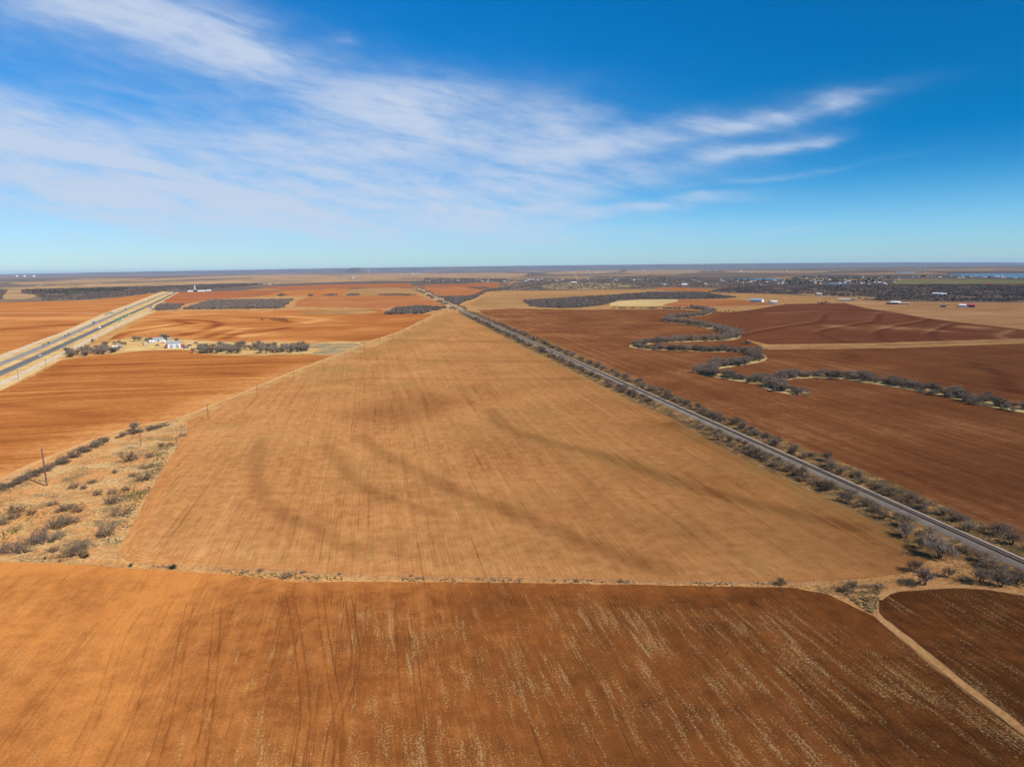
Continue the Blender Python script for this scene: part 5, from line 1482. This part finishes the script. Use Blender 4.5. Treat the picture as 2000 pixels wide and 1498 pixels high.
def make_van(paint):
    t = empty('box_van')
    m = MB(); m.prism([(1.9, .5), (3.4, .5), (3.5, 1.1), (3.1, 1.35), (2.6, 2.2), (1.9, 2.3)], -1.0, 1.0); m.build('cab', M[paint], t, .06)
    m = MB(); m.prism([(3.12, 1.38), (3.16, 1.38), (2.68, 2.15), (2.64, 2.15)], -.85, .85); m.build('windscreen', M['glass'], t)
    m = MB(); m.box(-3.4, 1.8, -1.2, 1.2, .75, 3.4); m.build('cargo_box', M[paint], t, .05)
    wheels(t, (-2.2, 2.6), 1.1, .42, .28)
    return t
def on_road(o, px, py, cw_, fwd, lab, cat):
    p = np.array(P(px, py)); L = resample(cw_, 4.0)
    i = int(np.argmin(np.hypot(*(L - p).T))); i = min(max(i, 1), len(L) - 2)
    d = L[i + 1] - L[i - 1]; a = math.atan2(d[1], d[0]); nr = np.array((d[1], -d[0])) / np.hypot(*d)
    q = L[i] + nr * (1.7 if fwd else -1.7)
    o.location = (q[0], q[1], .30); o.rotation_euler = (0, 0, a if fwd else a + math.pi)
    tag(o, lab, cat)
on_road(make_car('carwhite', True), 76, 696, HP, True, 'white car alone on the nearer carriageway', 'car')
on_road(make_van('carwhite'), 191, 642, HP, True, 'white box van on the nearer carriageway', 'van')
on_road(make_pickup('carsilver'), 183, 646, HP, True, 'silver pickup following the white box van', 'pickup')
on_road(make_semi('carwhite', 'bluroof'), 269, 606, HP, True, 'pale blue semi truck far along the nearer carriageway', 'truck')
on_road(make_semi('carwhite', 'carwhite'), 331, 576, HP, True, 'white semi truck where the nearer carriageway reaches the white tower', 'truck')
on_road(make_pickup('carsilver'), 89, 675, HF, False, 'silver pickup on the farther carriageway', 'pickup')
on_road(make_car('cardark', True), 97, 671, HF, False, 'dark car close behind the silver pickup', 'car')
on_road(make_car('cardark', True), 136, 654, HF, False, 'black car behind another on the farther carriageway', 'car')
on_road(make_car('cardark'), 130, 657, HF, False, 'low black car ahead of the other black car', 'car')
on_road(make_semi('carblue', 'bluroof'), 188, 632, HF, False, 'blue semi truck with pale trailer on the farther carriageway', 'truck')
on_road(make_semi('cardark', 'carwhite'), 249, 604.5, HF, False, 'dark semi truck with white trailer near the slip road', 'truck')
on_road(make_van('carwhite'), 288, 588.5, HF, False, 'white box van far up the farther carriageway', 'van')
on_road(make_car('carblue', True), 304, 581, HF, False, 'blue car farthest up the farther carriageway', 'car')
# farm vehicles
for (px, py, a, mk, lab) in [(383, 671, 20, 'cardark', 'dark pickup parked right of the white barn'), (389, 675, 10, 'cardark', 'dark pickup parked nearest the grove'), (400, 674.5, 5, 'carblue', 'blue pickup parked beside the grove'), (307, 676, 30, 'cardark', 'dark pickup parked left of the white barn'), (370, 676, 0, 'cardark', 'dark pickup parked close to the red shed')]:
    o = make_pickup(mk); q = P(px, py); o.location = (q.x, q.y, .1); o.rotation_euler = (0, 0, R(a)); tag(o, lab, 'pickup')
o = make_car('carwhite'); q = P(855, 615); o.location = (q.x, q.y, .15); o.rotation_euler = (0, 0, R(75)); tag(o, 'white car on the dirt road near the railway crossing', 'car')

# road signs
def make_sign(wd, ht, zb, mat, two=True):
    t = empty('road_sign')
    m = MB(); m.box(-wd / 2, wd / 2, -.04, .04, zb, zb + ht); m.build('panel', M[mat], t, .01)
    m = MB()
    m.quad((-wd / 2 + .08, -.043, zb + .08), (wd / 2 - .08, -.043, zb + .08), (wd / 2 - .08, -.043, zb + .16), (-wd / 2 + .08, -.043, zb + .16))
    m.quad((-wd / 2 + .08, -.043, zb + ht - .16), (wd / 2 - .08, -.043, zb + ht - .16), (wd / 2 - .08, -.043, zb + ht - .08), (-wd / 2 + .08, -.043, zb + ht - .08))
    m.build('border', M['paint_white'], t)
    for x in ((-wd * .3, wd * .3) if two else (0,)):
        m = MB(); m.tube((x, .1, -.2), (x, .1, zb + ht * .9), .07, .07, 8); m.build('leg', M['galv'], t)
    return t
def set_sign(o, px, py, lab):
    q = P(px, py); o.location = (q.x, q.y, .1); o.rotation_euler = (0, 0, R(22)); tag(o, lab, 'road sign')
set_sign(make_sign(6.0, 3.6, 2.4, 'signgreen'), 233, 629, 'large green sign beside the nearer carriageway')
set_sign(make_sign(4.0, 2.6, 2.4, 'signgreen'), 247, 621, 'smaller green sign beyond the large one')
set_sign(make_sign(2.4, 2.4, 2.2, 'signyellow', False), 253, 618, 'yellow square sign farther along the verge')
set_sign(make_sign(2.6, 1.6, 1.6, 'signyellow', False), 239, 625.5, 'low yellow sign between the two green ones')

# ------------------------------------------------------------------ buildings
def gable(L, Wd, hw, hr, wall, roof, doors=(), windows=(), name='house'):
    """gabled building, ridge along x; doors/windows = (x centre, width, height, sill) on the front (-y) wall"""
    t = empty(name)
    m = MB()
    n = len(m.v)
    m.v += [(-L / 2, -Wd / 2, -.2), (L / 2, -Wd / 2, -.2), (L / 2, Wd / 2, -.2), (-L / 2, Wd / 2, -.2), (-L / 2, -Wd / 2, hw), (L / 2, -Wd / 2, hw), (L / 2, Wd / 2, hw), (-L / 2, Wd / 2, hw), (-L / 2, 0, hw + hr), (L / 2, 0, hw + hr)]
    m.f += [(0, 1, 5, 4), (1, 2, 6, 9, 5), (2, 3, 7, 6), (3, 0, 4, 8, 7)]
    m.build('wall', M[wall], t)
    m = MB(); e = .35; k = hr / (Wd / 2); th = .12
    prof = [(-Wd / 2 - e, hw - e * k + .02), (0, hw + hr + .02), (Wd / 2 + e, hw - e * k + .02), (Wd / 2 + e, hw - e * k + .02 + th), (0, hw + hr + .02 + th), (-Wd / 2 - e, hw - e * k + .02 + th)]
    m2 = MB(); m2.prism(prof, -L / 2 - e, L / 2 + e)
    m.v = [(y, -x if False else x, z) for (x, y, z) in m2.v]; m.f = [tuple(reversed(q)) for q in m2.f]
    m.build('roof', M[roof], t)
    for (x, wd, ht) in doors:
        m = MB(); m.box(x - wd / 2, x + wd / 2, -Wd / 2 - .05, -Wd / 2 + .02, 0, ht); m.build('door', M['greyroof'], t)
    for (x, wd, z0, z1) in windows:
        m = MB(); m.box(x - wd / 2, x + wd / 2, -Wd / 2 - .04, -Wd / 2 + .02, z0, z1); m.build('window', M['glass'], t)
    return t
def place(o, px, py, rz, lab, cat, group=None, z=.1, sc_=1.0):
    q = P(px, py); o.location = (q.x, q.y, z); o.rotation_euler = (0, 0, rz); o.scale = (sc_, sc_, sc_)
    return tag(o, lab, cat, group)
face = lambda px, py: math.atan2(P(px, py).y, P(px, py).x) - math.pi / 2     # front wall towards the camera

b_ = gable(14, 11, 5.2, 2.6, 'white', 'greyroof', [(-3.2, 3.4, 4), (3.2, 3.4, 4)], [(0, 1.1, 1.4, 2.6)], 'barn')
for s, lab in ((-1, 'lean_to'), (1, 'lean_to')):
    m = MB(); x0 = s * 7.05; x1 = s * (9.6 if s < 0 else 11.6)
    a, c = min(x0, x1), max(x0, x1)
    if s < 0: prof = [(a, -.2), (c, -.2), (c, 4.2), (a, 2.6)]
    else: prof = [(a, -.2), (c, -.2), (c, 2.8), (a, 3.4)]
    m.prism(prof, -5.2, 4.8); m.build(lab, M['redpaint'], b_)
place(b_, 340, 679, face(340, 679) + .06, 'white metal barn with red lean-to sheds at both ends', 'barn')
m = MB(); m.tube((0, 0, -.3), (0, 0, 9.0), .14, .12, 8)
o = m.build('red_mast', M['redpaint']); q = P(358, 676); o.location = (q.x, q.y, .1); tag(o, 'thin red mast beside the white barn', 'mast')
h_ = gable(12, 8.5, 3.0, 2.2, 'white', 'greyroof', [(0, 1.1, 2.1)], [(-3.6, 1.3, .9, 2.1), (3.4, 1.3, .9, 2.1)], 'farmhouse')
m = MB(); m.box(-.45, .45, .6, 1.5, 3.6, 6.0); m.build('chimney', M['redpaint'], h_)
m = MB(); m.prism([(-1.5, 2.5), (1.5, 2.5), (1.5, 2.62), (-1.5, 2.62)], -6.4, -4.3); m.tube((-1.3, -6.2, 0), (-1.3, -6.2, 2.5), .07, .07, 6); m.tube((1.3, -6.2, 0), (1.3, -6.2, 2.5), .07, .07, 6); m.build('porch', M['white'], h_)
place(h_, 308, 667, face(308, 667) + .25, 'grey roofed white farmhouse behind bare trees', 'house')
s_ = gable(6.5, 5, 2.4, 1.2, 'white', 'white', [(0, 2.2, 2.0)], [(-2.2, .8, 1.0, 1.8)], 'shed')
place(s_, 224, 682, face(224, 682) + .3, 'small white shed between the farm trees', 'shed')
s_ = gable(5, 4, 2.2, 1.0, 'white', 'white', [(0, 1.6, 1.9)], [], 'shed')
place(s_, 296, 669.5, face(296, 669) - .1, 'small white shed left of the farmhouse', 'shed')
m = MB(); m.lathe([(0.01, 0), (1.2, .05), (1.7, .8), (1.75, 1.9), (1.5, 2.9), (.8, 3.6), (.01, 3.8)], 0, 0, 18)
t = empty('water_tank'); m.build('vessel', M['white'], t)
m = MB(); m.lathe([(2.0, -.1), (2.0, .12), (.01, .12)], 0, 0, 18); m.build('base', M['greyroof'], t)
place(t, 321, 670, 0, 'round white tank right of the farmhouse', 'tank')
for (px, py, sc_, lab) in [(590, 678, 1, 'rusty farm implement on the weedy patch'), (617, 679, .9, 'dark farm implement right of the rusty one')]:
    t = empty('farm_implement')
    m = MB(); m.box(-2.5, 2.5, -.15, .15, .9, 1.15); m.box(-.15, .15, -2.2, 1.0, .85, 1.1); m.build('frame', M['redpaint'], t)
    wheels(t, (-1.9, 1.9), .6, .5, .25)
    for x in (-2.2, -1.1, 0, 1.1, 2.2):
        m = MB(); m.tube((x, .2, 1.0), (x, .5, .1), .06, .04, 6); m.build('tine', M['steel'], t)
    place(t, px, py, .4, lab, 'farm implement', sc_=sc_)

for (px, py, L, Wd, wall, roof, lab) in [(300, 665.5, 5, 4, 'tanwall', 'darkroof', 'small dark roofed shed behind the farmhouse'), (330, 664.5, 6, 4, 'greyroof', 'greyroof', 'grey shed behind the white tank'), (284, 674, 4, 3, 'tanwall', 'tanwall', 'tiny tan shed left of the barn yard'),
                                          (363, 681, 5, 3.4, 'darkroof', 'darkroof', 'low dark shed right of the red lean-to'), (236, 679.5, 4, 3, 'greyroof', 'greyroof', 'tiny grey shed right of the small white shed')]:
    o = gable(L, Wd, 2.2, 1.0, wall, roof, [(0, 1.2, 1.9)], [], 'shed'); place(o, px, py, face(px, py) + rnd.uniform(-.5, .5), lab, 'shed')
# white lattice tower and the filling station beneath it
t = empty('lattice_tower')
hh = 30.0
m = MB()
for sx, sy in ((-1, -1), (1, -1), (1, 1), (-1, 1)):
    m.tube((sx * 5.0, sy * 5.0, -.3), (sx * 1.4, sy * 1.4, 22), .45, .35, 6)
m.build('legs_frame', M['white'], t)
for k in range(5):
    m = MB(); z0 = 22 * k / 5; z1 = 22 * (k + 1) / 5; r0 = 5.0 - 3.6 * k / 5; r1 = 5.0 - 3.6 * (k + 1) / 5
    for (ax, ay), (bx, by) in (((-1, -1), (1, -1)), ((1, -1), (1, 1)), ((1, 1), (-1, 1)), ((-1, 1), (-1, -1))):
        m.tube((ax * r0, ay * r0, z0), (bx * r1, by * r1, z1), .18, .18, 5); m.tube((bx * r0, by * r0, z0), (ax * r1, ay * r1, z1), .18, .18, 5); m.tube((ax * r1, ay * r1, z1), (bx * r1, by * r1, z1), .18, .18, 5)
    m.build('bracing', M['white'], t)
m = MB(); m.box(-2.0, 2.0, -2.0, 2.0, 22, 26); m.build('cabin', M['white'], t, .1)
m = MB(); m.tube((0, 0, 26), (0, 0, 32), .4, .2, 8); m.build('mast', M['white'], t)
m = MB(); m.box(-9, 9, -7, 7, -.2, 5); m.build('base_building', M['cardark'], t, .1)
place(t, 381, 569, 0, 'white four-legged lattice tower beside the highway', 'tower', z=.2)
for (px, py, L, lab) in [(394, 569.5, 34, 'long white roofed building right of the lattice tower'), (372, 570, 22, 'low white building left of the lattice tower'), (408, 568.5, 20, 'low pale building far right of the lattice tower')]:
    o = gable(L, 12, 4.0, 1.6, 'white', 'white', [(0, 3, 3)], [], 'roadside_building')
    place(o, px, py, face(px, py), lab, 'building', z=.2)

# farmsteads on the right
o = gable(30, 16, 5.0, 3.0, 'white', 'bluroof', [(-6, 4, 4), (6, 4, 4)], [], 'barn'); place(o, 1478, 590, face(1478, 590) - .3, 'long barn with blue grey metal roof by the pale road', 'barn', z=.3)
o = gable(12, 9, 3.2, 2.0, 'tanwall', 'darkroof', [], [], 'house'); place(o, 1504, 594, face(1504, 594), 'small tan house right of the blue roofed barn', 'house', z=.3)
o = gable(14, 10, 3.4, 2.0, 'white', 'white', [], [], 'house'); place(o, 1512, 592, face(1512, 592), 'small white house right of the blue roofed barn', 'house', z=.3)
o = gable(26, 12, 4.0, 2.0, 'tanwall', 'tanwall', [], [], 'house'); place(o, 1649, 588.5, face(1649, 588), 'pale farm building at the top of the red field', 'house', z=.3)
o = gable(22, 10, 3.6, 2.0, 'tanwall', 'darkroof', [], [], 'house'); place(o, 1660, 588, face(1660, 588), 'dark roofed farmhouse beside the pale building', 'house', z=.3)
o = gable(20, 12, 4.2, 2.2, 'cardark', 'white', [], [], 'shed'); place(o, 1749, 594.5, face(1749, 594), 'open shed with white roof on the pasture', 'shed', z=.3)
o = gable(14, 10, 3.4, 1.8, 'darkroof', 'darkroof', [], [], 'shed'); place(o, 1737, 594.8, face(1737, 594), 'dark shed left of the white roofed shed', 'shed', z=.3)
o = gable(22, 9, 2.6, .6, 'tanwall', 'tanwall', [], [], 'shed'); place(o, 1765, 595, face(1765, 595), 'long low tan shed right of the white roofed shed', 'shed', z=.3)
o = gable(26, 14, 4.2, 2.6, 'cardark', 'redroof', [(0, 4, 3)], [], 'barn'); place(o, 1889, 600, face(1889, 600), 'barn with bright red roof on the pasture', 'barn', z=.3)
o = gable(12, 10, 4.4, 1.8, 'white', 'white', [], [], 'shed'); place(o, 1880, 600.4, face(1880, 600), 'white shed joined to the red roofed barn', 'shed', z=.3)
o = gable(10, 8, 3.0, 1.6, 'darkroof', 'darkroof', [], [], 'shed'); place(o, 1842, 600, face(1842, 600), 'dark small shed left of the red roofed barn', 'shed', z=.3)
o = gable(26, 14, 4, 2.2, 'redpaint', 'redroof', [], [], 'barn'); place(o, 1928, 557, face(1928, 557), 'red roofed building in the far brush', 'barn', z=1, sc_=1.0)
o = gable(26, 10, 3.6, 1.6, 'white', 'white', [], [], 'house'); place(o, 1831, 576, face(1831, 576), 'long white house alone in the dark brush', 'house', z=.6)
o = gable(12, 8, 3.6, 1.6, 'white', 'white', [], [], 'house'); place(o, 1844, 577, face(1844, 577), 'small white house alone in the dark brush', 'house', z=.6)
o = gable(16, 9, 3.6, 1.6, 'white', 'white', [], [], 'house'); place(o, 1600, 577, face(1600, 577), 'white house in the olive clearing', 'house', z=.9)
o = gable(20, 10, 4, 2, 'white', 'white', [], [], 'house'); place(o, 1337, 557.5, face(1337, 557.5), 'bright white house below the middle village', 'house', z=.9, sc_=1.3)
o = gable(26, 10, 4, 2, 'tanwall', 'white', [], [], 'house'); place(o, 1121, 553.5, face(1121, 553), 'pale ranch house below the middle village', 'house', z=.9, sc_=1.3)

# villages: small houses, each its own thing
M['palewall'] = pmat('weathered_pale_siding', (0.46, 0.44, 0.41), 0.8)
HP_ = [gable(15, 10, 3.4, 2.2, 'palewall', 'white', [], [], 'house'), gable(17, 10, 3.4, 2.4, 'palewall', 'greyroof', [], [], 'house'), gable(14, 10, 3.2, 2.4, 'tanwall', 'darkroof', [], [], 'house'), gable(16, 9, 3.2, 2.0, 'tanwall', 'palewall', [], [], 'house')]
used = set()
def village(x0, x1, y0, y1, n, lab, grp, smin=.7, smax=1.1):
    for k in range(n):
        i = rnd.choices(range(4), (3, 3, 3, 3))[0]
        src = HP_[i]
        if i in used: o = copy_tree(src)
        else: o = src; used.add(i)
        px = rnd.uniform(x0, x1); py = rnd.uniform(y0, y1)
        place(o, px, py, rnd.uniform(0, 3.14), lab, 'house', grp, z=1.0, sc_=rnd.uniform(smin, smax))
village(828, 985, 547.5, 551.5, 26, 'small pale house among the dark trees beyond the far track', 'houses of the village beyond the far track')
village(1022, 1140, 545.5, 550.5, 26, 'small pale house beside the straight dirt road', 'houses along the straight dirt road')
village(1142, 1265, 542, 549, 26, 'small pale house in the middle village', 'houses of the middle village')
village(1265, 1500, 547, 559, 22, 'scattered small house between the middle village and the lake', 'scattered houses near the lake')
village(1500, 1760, 541, 557, 60, 'small house of the town by the lake', 'houses of the lakeside town')
village(1720, 1985, 540, 544, 34, 'small house on the lake shore at the far right', 'houses on the lake shore')
village(660, 715, 541, 544, 9, 'pale building of the cluster on the left plain', 'cluster of buildings on the left plain', 1.3, 2.6)
village(500, 545, 552.5, 557, 7, 'small pale building at the left end of the red strip', 'buildings left of the red strip')
village(780, 845, 535.5, 538.5, 12, 'pale building at the edge of the far town', 'buildings of the far town', 1.5, 3.0)
village(1000, 1300, 529, 534, 12, 'tiny pale farm building near the horizon', 'far farm buildings near the horizon', 1.5, 2.5)
village(1380, 1660, 527, 535, 10, 'tiny pale farm building beyond the lake', 'farm buildings beyond the lake', 1.5, 2.5)
for k, (px, py) in enumerate([(1262, 546), (1290, 544), (1297, 546.5), (1358, 545), (1437, 548), (1447, 548.5), (1462, 549), (1470, 549), (1490, 549), (1543, 553), (1556, 545), (1570, 543), (1600, 542), (1625, 545), (1655, 543), (1670, 552), (1690, 553), (1697, 549), (1705, 552), (1735, 542), (1800, 543), (1805, 542), (1932, 543), (1040, 534), (1063, 531), (470, 542.5), (487, 541.5)]):
    mt, mc = EVER[k % 3]
    o = empty('evergreen_tree', (*P(px, py), 1.0), rnd.uniform(0, 6.28)); s = rnd.uniform(7, 11); o.scale = (s, s, s * .8)
    link('trunk', mt, None, o); link('crown', mc, None, o)
    tag(o, 'dark evergreen tree among the far houses' if px > 1000 else 'dark evergreen clump on the far left plain', 'evergreen tree', 'evergreens among the far houses' if px > 1000 else 'evergreens on the far left plain')
# plant with pale towers beyond the town
o = gable(160, 60, 10, 4, 'white', 'greyroof', [], [], 'long_building'); place(o, 1770, 534.5, face(1770, 534), 'long pale industrial building beyond the lakeside town', 'building', z=1.5)
for k, px in enumerate((1788, 1796, 1805)):
    t = empty('pylon'); m = MB(); m.tube((-4, 0, 0), (-.5, 0, 62), .9, .6, 5); m.tube((4, 0, 0), (.5, 0, 62), .9, .6, 5); m.build('mast', M['galv'], t)
    m = MB()
    for z_ in (40, 50, 60): m.box(-11, 11, -.4, .4, z_, z_ + .9)
    m.build('crossarm', M['galv'], t)
    place(t, px, 535.5, 0, f'grey pylon beside the long pale building, {["left", "middle", "right"][k]} of three', 'pylon', 'three pylons beyond the town', z=1.5)
t = empty('radio_mast'); m = MB()
for i in range(6): m.tube((0, 0, 22 * i), (0, 0, 22 * (i + 1)), 2.6 - .25 * i, 2.6 - .25 * (i + 1), 8)
m.build('mast', M['white'], t)
m = MB(); m.lathe([(2.2, 118), (5.5, 122), (6.0, 127), (4.5, 131), (.01, 133)], 0, 0, 14); m.build('tank', M['white'], t)
place(t, 721.5, 537, 0, 'slim white water tower of the far town on the left horizon', 'water tower', z=1.5)
for k, px in enumerate((30, 45, 63)):
    t = empty('storage_tank'); m = MB(); m.lathe([(34, -1), (34, 26), (30, 33), (.1, 37)], 0, 0, 20); m.build('shell', M['white'], t)
    m = MB(); m.lathe([(34.6, 24), (34.6, 26.5)], 0, 0, 20); m.build('rim', M['galv'], t)
    place(t, px + 3, 541.0, 0, f'white storage tank on the left horizon, {["left", "middle", "right"][k]} of three', 'storage tank', 'three white tanks on the horizon', z=1.5, sc_=1.0)

# ------------------------------------------------------------------ air
m = MB(); m.box(-61500, 61500, -61500, 61500, -1.0, 228.0)
me = m.mesh('haze')
mh, g, out = new_mat('haze_air')
pv = g.node('ShaderNodeVolumePrincipled')
pv.inputs['Color'].default_value = (0.56, 0.76, 1.0, 1)
pv.inputs['Density'].default_value = 1.7e-5
pv.inputs['Anisotropy'].default_value = 0.0
g.L.new(pv.outputs[0], out.inputs['Volume'])
o = link('haze', me, mh)
tag(o, 'thin bluish air haze over the whole plain', 'haze', kind='stuff')
